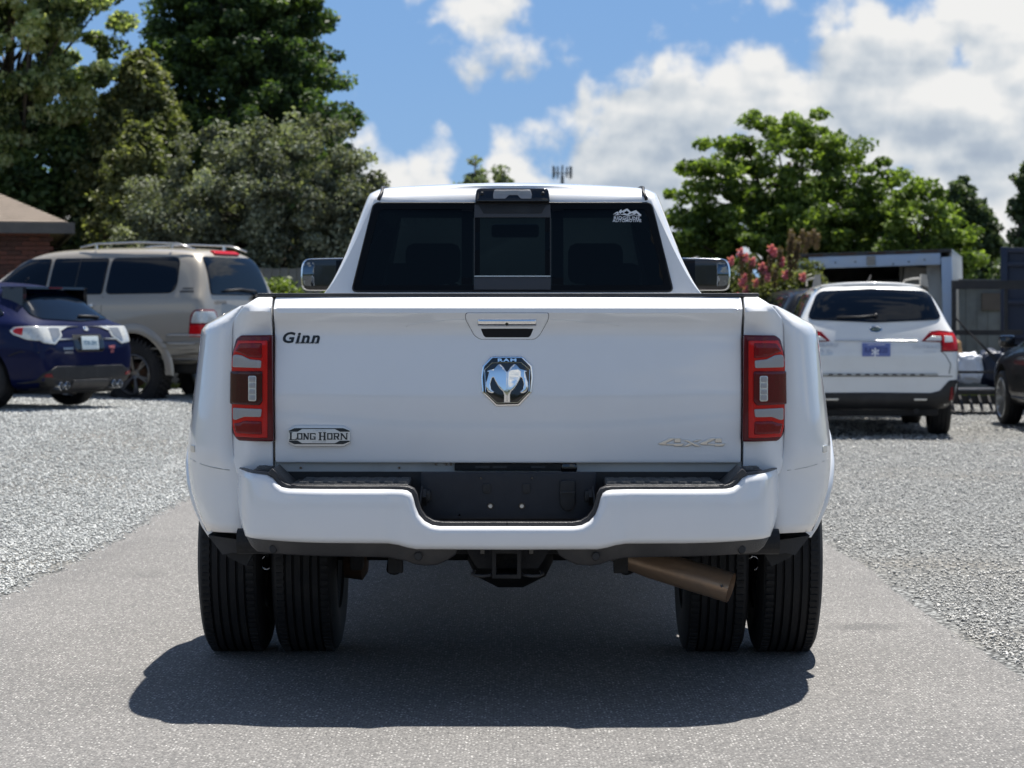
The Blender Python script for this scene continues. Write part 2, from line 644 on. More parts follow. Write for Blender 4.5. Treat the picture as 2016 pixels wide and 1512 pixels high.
def worn(m, scale=3.0, amount=0.12, tint=(0.5, 0.47, 0.42), bump=0.0, bscale=60, rough_var=0.0, obj_space=True):
    """uneven dust and fine relief so that no surface is uniform"""
    t, b = nodes_of(m)
    tc = t.add('ShaderNodeTexCoord'); v = tc.outputs['Object']
    n = t.noise(v, scale, 6, 0.62)
    f = t.smooth(n, 0.42, 0.75)
    base = tuple(b.inputs['Base Color'].default_value)[:3]
    c = t.mix(t.math('MULTIPLY', f, amount), base, tint)
    t.link(c, b.inputs['Base Color'])
    if rough_var:
        r0 = b.inputs['Roughness'].default_value
        t.link(t.math('MULTIPLY_ADD', n, rough_var, r0 - rough_var / 2), b.inputs['Roughness'])
    if bump:
        bp = t.add('ShaderNodeBump'); bp.inputs['Strength'].default_value = bump; bp.inputs['Distance'].default_value = 0.01
        t.link(t.noise(v, bscale, 3, 0.6), bp.inputs['Height'])
        t.link(bp.outputs[0], b.inputs['Normal'])
    return m

def paint(name, base, coat=1.0, rough=0.42, metal=0.0, peel=0.012, dust=0.07):
    """car paint: coloured base under clear coat with faint orange peel and dust"""
    m = mat(name, base, rough, metal, coat, 0.035)
    t, b = nodes_of(m)
    tc = t.add('ShaderNodeTexCoord'); v = tc.outputs['Object']
    n = t.noise(v, 2.3, 6, 0.65)
    c = t.mix(t.math('MULTIPLY', t.smooth(n, 0.4, 0.8), dust), base, (0.42, 0.39, 0.34))
    t.link(c, b.inputs['Base Color'])
    t.link(t.math('MULTIPLY_ADD', n, 0.09, 0.01), b.inputs['Coat Roughness'])
    bp = t.add('ShaderNodeBump'); bp.inputs['Strength'].default_value = peel; bp.inputs['Distance'].default_value = 0.01
    t.link(t.noise(v, 14, 2, 0.5), bp.inputs['Height'])
    t.link(bp.outputs[0], b.inputs['Coat Normal'])
    return m

M = {}
M['white'] = paint('white_paint', (0.76, 0.77, 0.78))
M['pearl'] = paint('pearl_white_paint', (0.74, 0.74, 0.72), dust=0.16)
M['blue'] = paint('dark_blue_paint', (0.0020, 0.0055, 0.040), metal=0.0, rough=0.55, coat=0.3, dust=0.0)
M['beige'] = paint('champagne_paint', (0.36, 0.325, 0.27), metal=0.35, rough=0.42)
M['beige_low'] = paint('grey_beige_paint', (0.25, 0.235, 0.205), metal=0.3, rough=0.5)
M['darkcar'] = paint('near_black_paint', (0.006, 0.007, 0.010), rough=0.4, coat=0.45, dust=0.02)
M['black'] = worn(mat('black_plastic', (0.013, 0.013, 0.014), 0.5), 5, .25, (0.08, 0.075, 0.07), 0.15, 260)
M['trim'] = worn(mat('textured_dark_trim', (0.035, 0.034, 0.035), 0.42), 6, .3, (0.12, 0.11, 0.10), 0.3, 300)
M['tread_pad'] = worn(mat('grey_step_pad', (0.07, 0.07, 0.068), 0.55), 9, .5, (0.2, 0.19, 0.17), 0.2, 200)
M['gloss_black'] = mat('gloss_black', (0.006, 0.006, 0.007), 0.12, coat=0.6)
M['under'] = worn(mat('dark_chassis', (0.010, 0.010, 0.011), 0.7), 7, .35, (0.045, 0.038, 0.03), 0.4, 60)
M['chrome'] = mat('chrome', (0.80, 0.81, 0.82), 0.06, 1.0)
M['satin'] = mat('satin_metal', (0.62, 0.61, 0.59), 0.28, 1.0)
M['alloy'] = worn(mat('alloy', (0.42, 0.43, 0.44), 0.32, 0.9), 6, .3, (0.15, 0.14, 0.12))
M['alloy_dark'] = worn(mat('dark_alloy', (0.16, 0.155, 0.15), 0.35, 0.8), 6, .3, (0.12, 0.11, 0.1))
M['sill'] = worn(mat('sill_paint', (0.45, 0.46, 0.45), 0.5), 4, .5, (0.22, 0.2, 0.17))
M['decal_black'] = mat('black_vinyl', (0.012, 0.018, 0.022), 0.4)
M['decal_white'] = mat('white_vinyl', (0.85, 0.85, 0.86), 0.5)
M['badge_bg'] = mat('badge_silver', (0.66, 0.66, 0.65), 0.32, 0.55)
M['exhaust'] = worn(mat('heat_tinted_steel', (0.40, 0.27, 0.18), 0.38, 0.5), 8, .6, (0.24, 0.19, 0.15), 0.1, 80, 0.2)
M['rust'] = worn(mat('rusty_steel', (0.09, 0.05, 0.03), 0.8, 0.2), 14, .7, (0.03, 0.022, 0.02), 0.4, 70)
M['seat'] = worn(mat('seat_leather', (0.035, 0.032, 0.032), 0.6), 6, .2, (0.05, .05, .05))
M['mirror_glass'] = mat('mirror_glass', (0.14, 0.16, 0.18), 0.02, 1.0)
M['strap'] = mat('orange_amber', (0.5, 0.16, 0.01), 0.2, coat=.5)
M['clear_lens'] = mat('clear_lens', (0.30, 0.30, 0.31), 0.3, 0.1, coat=0.5)
M['clear_cell'] = worn(mat('lamp_cell', (0.62, 0.63, 0.60), 0.25, 0.3, coat=0.7), 40, .5, (0.3, 0.3, 0.3))

def lens(name, base, rough=0.12):
    m = mat(name, base, rough, coat=0.55, coat_rough=0.02, spec=0.12)
    t, b = nodes_of(m)
    tc = t.add('ShaderNodeTexCoord')
    w = t.add('ShaderNodeTexWave', wave_type='BANDS', bands_direction='X')
    t.link(tc.outputs['Object'], w.inputs['Vector']); w.inputs['Scale'].default_value = 60
    bp = t.add('ShaderNodeBump'); bp.inputs['Strength'].default_value = 0.25; bp.inputs['Distance'].default_value = 0.003
    t.link(w.outputs['Fac'], bp.inputs['Height']); t.link(bp.outputs[0], b.inputs['Normal'])
    n = t.noise(tc.outputs['Object'], 30, 4, 0.6)
    t.link(t.mix(t.math('MULTIPLY', n, 0.5), base, tuple(c * 0.45 for c in base)), b.inputs['Base Color'])
    return m
M['red_bright'] = lens('red_lens', (0.58, 0.010, 0.012))
M['red_mid'] = lens('dark_red_lens', (0.19, 0.004, 0.010))
M['red_dark'] = lens('maroon_lens', (0.11, 0.003, 0.010))
M['red_smoke'] = lens('smoked_lens', (0.05, 0.005, 0.008))

def glass_mat(name, tint, gloss=1.0):
    """tinted pane: you see through it darkly and it mirrors what is outside"""
    m = bpy.data.materials.new(name); m.use_nodes = True
    t = NT(m.node_tree); t.n.clear()
    out = t.add('ShaderNodeOutputMaterial')
    tr = t.add('ShaderNodeBsdfTransparent'); tr.inputs[0].default_value = (*tint, 1)
    gl = t.add('ShaderNodeBsdfGlossy'); gl.inputs['Roughness'].default_value = 0.02
    gl.inputs[0].default_value = (gloss, gloss, gloss, 1)
    fr = t.add('ShaderNodeFresnel'); fr.inputs[0].default_value = 1.5
    mx = t.add('ShaderNodeMixShader')
    t.link(fr.outputs[0], mx.inputs[0]); t.link(tr.outputs[0], mx.inputs[1]); t.link(gl.outputs[0], mx.inputs[2])
    t.link(mx.outputs[0], out.inputs[0])
    return m
M['tint'] = glass_mat('privacy_glass', (0.022, 0.038, 0.050), 0.28)
M['mask'] = mat('black_frit', (0.003, 0.004, 0.006), 0.35, spec=0.12)
M['frame_grey'] = mat('slider_frame_grey', (0.055, 0.055, 0.06), 0.45)
M['clear_glass'] = glass_mat('clear_glass', (0.55, 0.62, 0.58))
M['smoke_lens'] = glass_mat('smoke_cover', (0.35, 0.36, 0.38))
M['dark_glass'] = mat('tinted_glass', (0.003, 0.006, 0.012), 0.05, spec=0.4, coat=0.0, coat_rough=0.01)

def tyre_mat():
    m = mat('tyre_rubber', (0.012, 0.012, 0.013), 0.72)
    t, b = nodes_of(m)
    tc = t.add('ShaderNodeTexCoord'); v = tc.outputs['Object']
    n = t.noise(v, 7, 6, 0.7)
    t.link(t.mix(t.math('MULTIPLY', t.smooth(n, .45, .7), .5), (0.010, 0.010, 0.011), (0.035, 0.032, 0.029)), b.inputs['Base Color'])
    bp = t.add('ShaderNodeBump'); bp.inputs['Strength'].default_value = 0.35; bp.inputs['Distance'].default_value = 0.004
    t.link(t.noise(v, 160, 3, 0.6), bp.inputs['Height']); t.link(bp.outputs[0], b.inputs['Normal'])
    return m
M['tyre'] = tyre_mat()

def leaf_mat(name, stops, trans=0.35, rough=0.55, scale=1.2):
    """leaf colours differ from leaf to leaf (tone attribute) and from branch to branch"""
    m = bpy.data.materials.new(name); m.use_nodes = True
    t = NT(m.node_tree); t.n.clear()
    out = t.add('ShaderNodeOutputMaterial')
    at = t.add('ShaderNodeAttribute', attribute_name='tone')
    col = t.ramp(at.outputs['Fac'], stops)
    pb = t.add('ShaderNodeBsdfPrincipled'); t.link(col, pb.inputs['Base Color'])
    pb.inputs['Roughness'].default_value = rough; pb.inputs['Specular IOR Level'].default_value = 0.35
    tl = t.add('ShaderNodeBsdfTranslucent')
    t.link(t.mix(1.0, col, (1.25, 1.35, 0.55), 'MULTIPLY'), tl.inputs[0])
    mx = t.add('ShaderNodeMixShader'); mx.inputs[0].default_value = trans
    t.link(pb.outputs[0], mx.inputs[1]); t.link(tl.outputs[0], mx.inputs[2]); t.link(mx.outputs[0], out.inputs[0])
    return m
M['leaf_light'] = leaf_mat('pale_leaves', [(0, (.04, .06, .025)), (.35, (.15, .20, .07)), (.65, (.36, .42, .18)), (1, (.60, .63, .40))], .5)
M['leaf_conifer'] = leaf_mat('dark_conifer_leaves', [(0, (.024, .048, .022)), (.5, (.075, .125, .045)), (1, (.16, .225, .07))], .38)
M['leaf_cedar'] = leaf_mat('olive_leaves', [(0, (.055, .07, .028)), (.6, (.15, .17, .07)), (1, (.27, .28, .13))], .42)
M['leaf_grey'] = leaf_mat('grey_green_leaves', [(0, (.075, .085, .058)), (.5, (.165, .182, .122)), (1, (.32, .345, .25))], .28, .75)
M['leaf_green'] = leaf_mat('fresh_green_leaves', [(0, (.04, .07, .014)), (.5, (.11, .165, .038)), (1, (.23, .31, .07))], .45)
M['leaf_pine'] = leaf_mat('pine_needles', [(0, (.035, .06, .03)), (.6, (.075, .115, .05)), (1, (.15, .19, .08))], .3)
M['leaf_far'] = leaf_mat('hazed_distant_leaves', [(0, (.12, .15, .11)), (1, (.22, .25, .17))], .45)  # haze of distance painted in as a paler, greyer leaf colour
M['leaf_hedge'] = leaf_mat('hedge_leaves', [(0, (.05, .08, .015)), (1, (.20, .26, .06))], .4)
M['seed_brown'] = leaf_mat('brown_seed_heads', [(0, (.10, .075, .04)), (1, (.22, .145, .085))], .3)
M['petal'] = leaf_mat('pink_petals', [(0, (.50, .10, .17)), (1, (.78, .30, .38))], .3)
M['grass'] = leaf_mat('grass_blades', [(0, (.05, .075, .015)), (1, (.17, .20, .045))], .35)
M['bark'] = worn(mat('bark', (0.07, 0.055, 0.04), 0.9), 9, .6, (0.03, 0.024, 0.018), 0.8, 22)

for k_ in ('blue', 'darkcar'):
    M[k_].node_tree.nodes['Principled BSDF'].inputs['Specular IOR Level'].default_value = 0.08

def ground_mats():
    # asphalt: binder with pale and dark aggregate, wear patches
    m = mat('weathered_asphalt', (0.2, 0.19, 0.18), 0.86)
    t, b = nodes_of(m)
    tc = t.add('ShaderNodeTexCoord'); v = tc.outputs['Object']
    big = t.noise(v, 0.55, 5, 0.6); mid = t.noise(v, 6, 5, 0.65); fine = t.noise(v, 90, 3, 0.65)
    base = t.mix(t.smooth(big, .3, .7), (0.172, 0.166, 0.158), (0.222, 0.214, 0.203))
    base = t.mix(t.math('MULTIPLY', t.smooth(mid, .35, .75), .35), base, (0.245, 0.235, 0.222))
    base = t.mix(t.math('MULTIPLY', t.smooth(fine, .42, .56), .70), base, (0.075, 0.074, 0.073))
    vo = t.add('ShaderNodeTexVoronoi'); t.link(v, vo.inputs['Vector']); vo.inputs['Scale'].default_value = 92
    st = t.add('ShaderNodeSeparateXYZ'); t.link(vo.outputs['Color'], st.inputs[0])
    inside = t.math('SUBTRACT', 1.0, t.smooth(vo.outputs['Distance'], .22, .5))
    pale = t.math('MULTIPLY', inside, t.smooth(st.outputs[0], .50, .70))
    tonec = t.ramp(st.outputs[1], [(0, (.27, .265, .25)), (.55, (.42, .41, .385)), (1, (.72, .70, .665))])
    base = t.mix(pale, base, tonec)
    dark = t.math('MULTIPLY', inside, t.smooth(st.outputs[2], .84, .92))
    base = t.mix(dark, base, (0.035, 0.035, 0.037))
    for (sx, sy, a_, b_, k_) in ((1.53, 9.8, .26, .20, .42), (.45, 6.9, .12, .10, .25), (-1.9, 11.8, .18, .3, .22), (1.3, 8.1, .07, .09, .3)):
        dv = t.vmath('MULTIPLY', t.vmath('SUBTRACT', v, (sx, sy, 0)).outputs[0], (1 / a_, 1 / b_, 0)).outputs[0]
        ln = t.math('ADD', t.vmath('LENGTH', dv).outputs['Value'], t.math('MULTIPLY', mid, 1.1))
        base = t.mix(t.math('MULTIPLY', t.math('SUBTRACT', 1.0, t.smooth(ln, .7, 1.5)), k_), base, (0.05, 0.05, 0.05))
    t.link(base, b.inputs['Base Color'])
    bp = t.add('ShaderNodeBump'); bp.inputs['Strength'].default_value = 0.85; bp.inputs['Distance'].default_value = 0.005
    h = t.math('ADD', t.math('MULTIPLY', inside, .7), fine)
    t.link(h, bp.inputs['Height']); t.link(bp.outputs[0], b.inputs['Normal'])
    M['asphalt'] = m
    # crushed-stone bed
    def gravel(name, ca, cb, cc, sc):
        m = mat(name, ca, 0.9)
        t, b = nodes_of(m)
        tc = t.add('ShaderNodeTexCoord'); v = tc.outputs['Object']
        big = t.noise(v, 0.45, 5, 0.6); mid = t.noise(v, 3.2, 5, 0.62)
        vo = t.add('ShaderNodeTexVoronoi'); t.link(v, vo.inputs['Vector']); vo.inputs['Scale'].default_value = sc
        st = t.add('ShaderNodeSeparateXYZ'); t.link(vo.outputs['Color'], st.inputs[0])
        c = t.mix(st.outputs[0], ca, cb)
        c = t.mix(t.math('MULTIPLY', t.smooth(big, .45, .68), .7), c, cc)
        c = t.mix(t.math('MULTIPLY', t.smooth(mid, .5, .8), .45), c, tuple(x * .7 for x in cc))
        c = t.mix(t.smooth(vo.outputs['Distance'], .28, .62), c, tuple(x * .35 for x in ca))
        t.link(c, b.inputs['Base Color'])
        bp = t.add('ShaderNodeBump'); bp.inputs['Strength'].default_value = 1; bp.inputs['Distance'].default_value = 0.02
        t.link(t.math('SUBTRACT', 1.0, vo.outputs['Distance']), bp.inputs['Height']); t.link(bp.outputs[0], b.inputs['Normal'])
        return m
    M['gravel_bed'] = gravel('gravel_bed', (.20, .205, .20), (.42, .43, .42), (.27, .245, .205), 34)
    M['soil'] = gravel('grassy_soil', (.10, .10, .05), (.16, .15, .08), (.09, .11, .035), 9)
ground_mats()

def stone_mat(name, stops):
    m = mat(name, (0.3, 0.3, 0.3), 0.85)
    t, b = nodes_of(m)
    at = t.add('ShaderNodeAttribute', attribute_name='tone')
    c = t.ramp(at.outputs['Fac'], stops)
    tc = t.add('ShaderNodeTexCoord')
    n = t.noise(tc.outputs['Object'], 140, 3, .6)
    t.link(t.mix(t.math('MULTIPLY', n, .35), c, (.62, .62, .6)), b.inputs['Base Color'])
    return m
M['stone_pale'] = stone_mat('pale_stone', [(0, (.20, .215, .21)), (.35, (.42, .435, .42)), (.8, (.64, .65, .63)), (1, (.80, .80, .77))])
M['stone_warm'] = stone_mat('dusty_stone', [(0, (.14, .145, .145)), (.4, (.38, .375, .35)), (.8, (.58, .565, .53)), (1, (.76, .74, .69))])

M['brick'] = worn(mat('red_brick', (0.16, 0.065, 0.048), 0.9), 5, .6, (0.09, 0.045, 0.036), 0.5, 90)
M['brick2'] = worn(mat('dark_brick', (0.085, 0.042, 0.035), 0.9), 5, .5, (0.14, 0.07, 0.05), 0.5, 90)
M['mortar'] = worn(mat('mortar', (0.20, 0.175, 0.155), 0.95), 8, .4, (0.11, .1, .09), 0.5, 120)
M['shingle'] = worn(mat('roof_shingle', (0.25, 0.205, 0.165), 0.95), 3, .6, (0.16, 0.13, 0.105), 0.8, 30)
M['gutter'] = worn(mat('painted_fascia', (0.09, 0.085, 0.08), 0.6), 3, .4, (0.17, 0.16, 0.14))
M['trailer_blue'] = worn(mat('faded_blue_white_paint', (0.42, 0.52, 0.66), 0.5), 3.2, .55, (0.50, 0.52, 0.52), 0.1, 30, 0.2)
M['trailer_in'] = worn(mat('trailer_lining', (0.30, 0.29, 0.265), 0.8), 4, .5, (0.12, 0.11, 0.1))
M['trailer_wall'] = worn(mat('trailer_skin', (0.42, 0.42, 0.40), 0.45, 0.3), 3, .5, (0.2, 0.17, 0.14))
M['steel_black'] = worn(mat('black_painted_steel', (0.014, 0.014, 0.015), 0.45), 6, .35, (0.07, 0.055, 0.045))
M['navy'] = worn(mat('navy_painted_steel', (0.012, 0.020, 0.045), 0.45), 3, .35, (0.05, 0.055, 0.06))
M['shed_grey'] = worn(mat('grey_siding', (0.36, 0.37, 0.35), 0.8), 3, .4, (0.1, 0.1, 0.09))
M['sheet_white'] = worn(mat('white_sheet', (0.70, 0.74, 0.80), 0.5), 5, .3, (0.4, 0.45, 0.5))
M['sheet_blue'] = mat('blue_sheet', (0.02, 0.09, 0.42), 0.5)
M['tan'] = worn(mat('tan_sack', (0.36, 0.22, 0.11), 0.9), 9, .5, (0.10, 0.06, 0.035))
M['fence'] = worn(mat('weathered_boards', (0.19, 0.185, 0.17), 0.85), 7, .5, (0.09, 0.085, 0.08))
M['plate_white'] = mat('plate_white', (0.62, 0.70, 0.72), 0.45)
M['plate_blue'] = mat('plate_blue', (0.13, 0.17, 0.40), 0.5)
M['plate_print'] = mat('plate_print', (0.10, 0.20, 0.30), 0.5)
M['pink_badge'] = mat('pink_badge', (0.55, 0.16, 0.16), 0.4)
M['tower'] = mat('galvanised_steel', (0.17, 0.18, 0.19), 0.6, 0.4)

# ------------------------------------------------------------------ the white dually pickup
def mx(fun, s):
    """use a right-hand surface for side s"""
    return (lambda u, v, w: fun(u, v, w)) if s > 0 else (lambda u, v, w: (lambda p: (-p[0], p[1], p[2]))(fun(u, v, w)))

def sm(a, b, x):
    t = min(1, max(0, (x - a) / (b - a))); return t * t * (3 - 2 * t)

def tyre_prof(wd, r, rb, grooves, gd=0.012, gw=0.009, side=0.0):
    hw = wd / 2
    p = [(-hw * .70, rb), (-hw * .92, rb + .015), (-hw, rb + (r - rb) * .35), (-hw * 1.0, rb + (r - rb) * .62), (-hw * .94, r - .030), (-hw * .86, r - .012), (-hw * .76, r - .005)]
    def crown(h): return r - .004 * (h / hw) ** 2
    for g in grooves:
        p += [(g - gw / 2 - .0012, crown(g)), (g - gw / 2 + .001, crown(g) - gd), (g + gw / 2 - .001, crown(g) - gd), (g + gw / 2 + .0012, crown(g))]
    p += [(hw * .76, r - .005), (hw * .86, r - .012), (hw * .94, r - .030), (hw, rb + (r - rb) * .62), (hw, rb + (r - rb) * .35), (hw * .92, rb + .015), (hw * .70, rb)]
    return p

def build_truck():
    T = thing('pickup_truck', 'white dual rear wheel pickup truck seen from behind, parked on the asphalt drive', 'pickup truck', (-0.0143, 8.0, 0), R(-0.45))
    X = lambda px: (px - 1000) / 560.5
    Zt = lambda py: 1.34 - (py - 623) / 560.5
    # ---- tailgate
    zs = [.80, .826, .90, .945, .975, 1.0, 1.06, 1.15, 1.22, 1.262, 1.283, 1.300, 1.352, 1.361, 1.367, 1.40, 1.409, 1.42]
    ys = [-.026, -.031, -.037, -.041, -.039, -.041, -.043, -.036, -.028, -.0215, -.0205, -.0235, -.058, -.0615, -.060, -.012, -.003, 0.0]
    def tprof(u, v):
        bowl = 0.035 * min(1.0, (abs(u) / .72)) ** 3
        vv = v + (0 if v > 1.1 else -bowl * sm(1.1, 1.0, v) * sm(.83, .93, v))
        y = float(np.interp(vv, zs, ys))
        return y + 0.012 * (u / .82) ** 2 * 0.6
    def tailf(u, v, w): return (u, tprof(u, v) - w, v)
    tg = panel('tailgate', round_poly([(-.8155, .827), (.8155, .827), (.8190, 1.408), (-.8190, 1.408)], .010), tailf, M['white'], T, r=.006, depth=.05, res=.0165, sharp=28)
    capb = MB().box((0, .024, 1.4155), (1.632, .044, .013), bev=.004)
    capb.build('tailgate_cap', M['trim'], tg, True, 40)
    # handle bezel and handle
    px = lambda pts: [(X(a), Zt(b)) for a, b in pts]
    bez = round_poly(px([(918, 616), (1080, 616), (1079, 630), (1062, 660), (1052, 668), (946, 668), (934, 660), (917, 628)]), .010)
    panel('handle_bezel_gap', [(a * 1.012, (b - 1.306) * 1.02 + 1.306) for a, b in bez], lambda u, v, w: tailf(u, v, w + .0008), M['gloss_black'], tg, r=.0006, depth=.004, res=.02)
    bz = panel('handle_bezel', bez, lambda u, v, w: tailf(u, v, w + .004), M['white'], tg, r=.0035, depth=.01, res=.02)
    panel('handle_pocket', round_poly(px([(946, 645), (1051, 645), (1045, 660), (1041, 664), (956, 664), (952, 660)]), .004), lambda u, v, w: tailf(u, v, w + .0052), mat('pocket_black', (.003, .003, .004), .8), bz, r=.0006, depth=.004, res=.02)
    hp = round_poly(px([(941, 622), (1056, 622), (1056, 642.5), (941, 642.5)]), .003)
    def hf(u, v, w):
        t = (v - Zt(632.2)) / .018
        return (u, tailf(u, 1.31, 0)[1] - .020 + .014 * t * t * (1 if t > 0 else .8) - w, v)
    hd = panel('tailgate_handle', hp, hf, M['chrome'], tg, r=.003, depth=.012, res=.004, sharp=60)
    MB().lathe([(-.0, .0), (-.0, .0052), (.004, .0062)], 20, 'y', (X(998), hf(0, Zt(638), 0)[1] - .003, Zt(638))).build('camera_lens', M['gloss_black'], hd, True, 40)
    # shallow pressed lines either side of the handle
    for pts in ([(916, 629), (890, 629), (850, 633), (806, 639), (800, 643)], [(1084, 630), (1110, 630), (1150, 633), (1196, 637), (1218, 641)]):
        MB().tube([tailf(X(a), Zt(b), -.0004) for a, b in pts], .0015, 6).build('pressed_line', M['white'], tg, True)
    # head emblem
    E = lambda a, b: (X(a / 6.575 + 900), Zt(b / 6.575 + 590))
    def sub(pts): return [E(a, b) for a, b in pts]
    cxe, cze = E(648, 1045)
    octo = round_poly(sub([(445, 728), (850, 728), (972, 850), (986, 1000), (968, 1195), (805, 1368), (508, 1376), (322, 1195), (310, 1000), (330, 848)]), .004, 2)
    em = panel('emblem', octo, lambda u, v, w: tailf(u, v, w + .006), M['chrome'], tg, r=.003, depth=.012, res=.03)
    ino = [(cxe + (a - cxe) * .93, cze + (b - cze) * .93) for a, b in octo]
    panel('emblem_field', ino, lambda u, v, w: tailf(u, v, w + .0072), M['gloss_black'], em, r=.0005, depth=.002, res=.03)
    rim = [E(*p) for p in [(360, 905), (455, 815), (590, 812), (700, 812), (830, 812), (940, 905), (930, 1180), (790, 1322), (520, 1330), (372, 1190)]]
    mb = MB(); rr = rim + [rim[0]]
    for i in range(len(rim)):
        mb.tube([tailf(*rr[i], .009), tailf(*rr[i + 1], .009)], .0013, 6)
    mb.build('emblem_inner_ring', M['chrome'], em, True, 40)
    half = [(648, 925), (668, 905), (690, 868), (735, 826), (826, 826), (885, 866), (922, 912), (905, 938), (884, 934), (902, 1010), (920, 1060), (922, 1125), (900, 1185), (862, 1208), (825, 1208),
            (810, 1188), (852, 1150), (862, 1090), (840, 1010), (822, 1003), (806, 1040), (768, 1110), (740, 1150), (700, 1190), (688, 1230), (690, 1326), (648, 1330)]
    for s in (0, 1):
        pts = half if s == 0 else [(1296 - a, b) for a, b in half]
        pp = sub(pts)
        def rf(u, v, w):
            t = abs(u - cxe) / .045
            return (u, tailf(u, v, 0)[1] - .0105 - .007 * (1 - min(1, t)) + 1.15 * (v - cze + .012) ** 2 + .5 * (abs(u - cxe) - .022) ** 2 - w, v)
        panel('emblem_figure', round_poly(pp, .0015, 2), rf, M['chrome'], em, r=.0034, depth=.008, res=.005, sharp=60)
    letters('emblem_lettering', text_geo('RAM', .0145, .0006, 0, 1.25, 2.0), tailf, M['chrome'], em, E(648, 778), .009, .001)
    # dealer decal
    geo = text_geo('Ginn', .051, .0017, .22, 1.2, 1.16)
    dg = letters('dealer_decal', geo, tailf, M['decal_black'], tg, (X(594), Zt(664.5)), .0022, .001)
    letters('dealer_town', text_geo('COVINGTON, GA', .0085, .0002, .1, 1.05, 1.15), tailf, M['decal_black'], dg, (X(605), Zt(675)), .0022, .001)
    # edition badge
    B = lambda a, b: (X(a / 5.6 + 540), Zt(b / 5.6 + 630))
    badgef = lambda u, v, w: (u, -.046 - w, v)
    bd = panel('edition_badge', round_poly([B(*p) for p in [(165, 1205), (235, 1160), (780, 1160), (850, 1205), (850, 1345), (780, 1388), (235, 1388), (165, 1345)]], .004), lambda u, v, w: badgef(u, v, w), M['badge_bg'], tg, r=.002, depth=.02, res=.03)
    m2 = MB()
    for sgn in (0, 1):
        f = (lambda p: p) if sgn == 0 else (lambda p: (p[0], 2548 - p[1]))
        q = [(175, 1213), (235, 1186), (770, 1186), (842, 1213), (842, 1225), (735, 1225), (680, 1196), (320, 1196), (270, 1225), (175, 1225)]
        pts = [B(*f(p)) for p in q]
        m2.prism(pts, 'y', -.0455, -.0475)
    m2.build('badge_border', M['decal_black'], bd)
    ch = MB()
    def slab(pts):
        pts = [B(*p) for p in pts]
        ch.prism(pts, 'y', -.0455, -.0478)
    def glyph(c, x, w, z0=1312, z1=1240, t=15):
        h = z0 - z1; sf = t * .42
        st = lambda a, b: slab([(a, z1), (b, z1), (b, z0), (a, z0)])
        bar = lambda a, b, zz, th=9: slab([(a, zz), (b, zz), (b, zz + th), (a, zz + th)])
        if c in 'LHNR' or c == 'G' or c == 'O': pass
        if c == 'L': st(x + sf, x + sf + t); bar(x, x + t + 2 * sf, z1); bar(x, x + w, z0 - 9); slab([(x + w - 8, z0 - 24), (x + w, z0 - 28), (x + w, z0), (x + w - 8, z0)])
        if c == 'H': st(x + sf, x + sf + t); st(x + w - sf - t, x + w - sf); bar(x, x + t + 2 * sf, z1); bar(x, x + t + 2 * sf, z0 - 9); bar(x + w - t - 2 * sf, x + w, z1); bar(x + w - t - 2 * sf, x + w, z0 - 9); bar(x + sf, x + w - sf, z1 + h * .45)
        if c == 'N': st(x + sf, x + sf + t * .8); st(x + w - sf - t * .8, x + w - sf); slab([(x, z1), (x + t * 1.4, z1), (x + w - sf, z0), (x + w - sf - t * 1.2, z0)]); bar(x, x + t + sf, z0 - 8); bar(x + w - t - sf, x + w, z1)
        if c == 'O': st(x, x + t); st(x + w - t, x + w); slab([(x, z1 + 12), (x + 12, z1), (x + w - 12, z1), (x + w, z1 + 12), (x + w - t, z1 + 12), (x + t, z1 + 12)]); slab([(x, z0 - 12), (x + t, z0 - 12), (x + w - t, z0 - 12), (x + w, z0 - 12), (x + w - 12, z0), (x + 12, z0)])
        if c == 'G': st(x, x + t); bar(x + 8, x + w, z1, 11); bar(x + 8, x + w, z0 - 11, 11); slab([(x + w - t, z1 + h * .52), (x + w, z1 + h * .52), (x + w, z0), (x + w - t, z0)]); bar(x + w * .5, x + w, z1 + h * .52); slab([(x + w - 9, z1), (x + w, z1), (x + w, z1 + 24), (x + w - 9, z1 + 18)])
        if c == 'R': st(x + sf, x + sf + t); bar(x, x + t + 2 * sf, z0 - 9); bar(x, x + w - 8, z1, 10); slab([(x + w - t - 2, z1), (x + w - 8, z1), (x + w, z1 + 12), (x + w, z1 + h * .45), (x + w - 8, z1 + h * .55), (x + w - t - 2, z1 + h * .55)]); bar(x + t, x + w - 6, z1 + h * .47, 9); slab([(x + w * .42, z1 + h * .5), (x + w * .72, z1 + h * .5), (x + w + 3, z0), (x + w * .72, z0)])
    glyph('L', 178, 82, 1318, 1230, 19); glyph('O', 264, 60); glyph('N', 330, 68); glyph('G', 406, 62)
    glyph('H', 500, 84, 1320, 1230, 19); glyph('O', 594, 60); glyph('R', 662, 66); glyph('N', 738, 84, 1312, 1240)
    ch.build('badge_lettering', M['decal_black'], bd)
    gw = mat('badge_faint_print', (.42, .42, .42), .5)
    letters('badge_small_print', text_geo('LIMITED', .0062, 0, 0, 1.6, 1.3), badgef, gw, bd, B(508, 1214), .0012)
    letters('badge_small_print', text_geo('EDITION', .0062, 0, 0, 1.6, 1.3), badgef, gw, bd, B(508, 1336), .0012)
    # four-wheel-drive badge
    F = lambda a, b: (X(a / 12.6 + 1280), Zt(b / 12.6 + 840))
    fb = None
    pieces = []
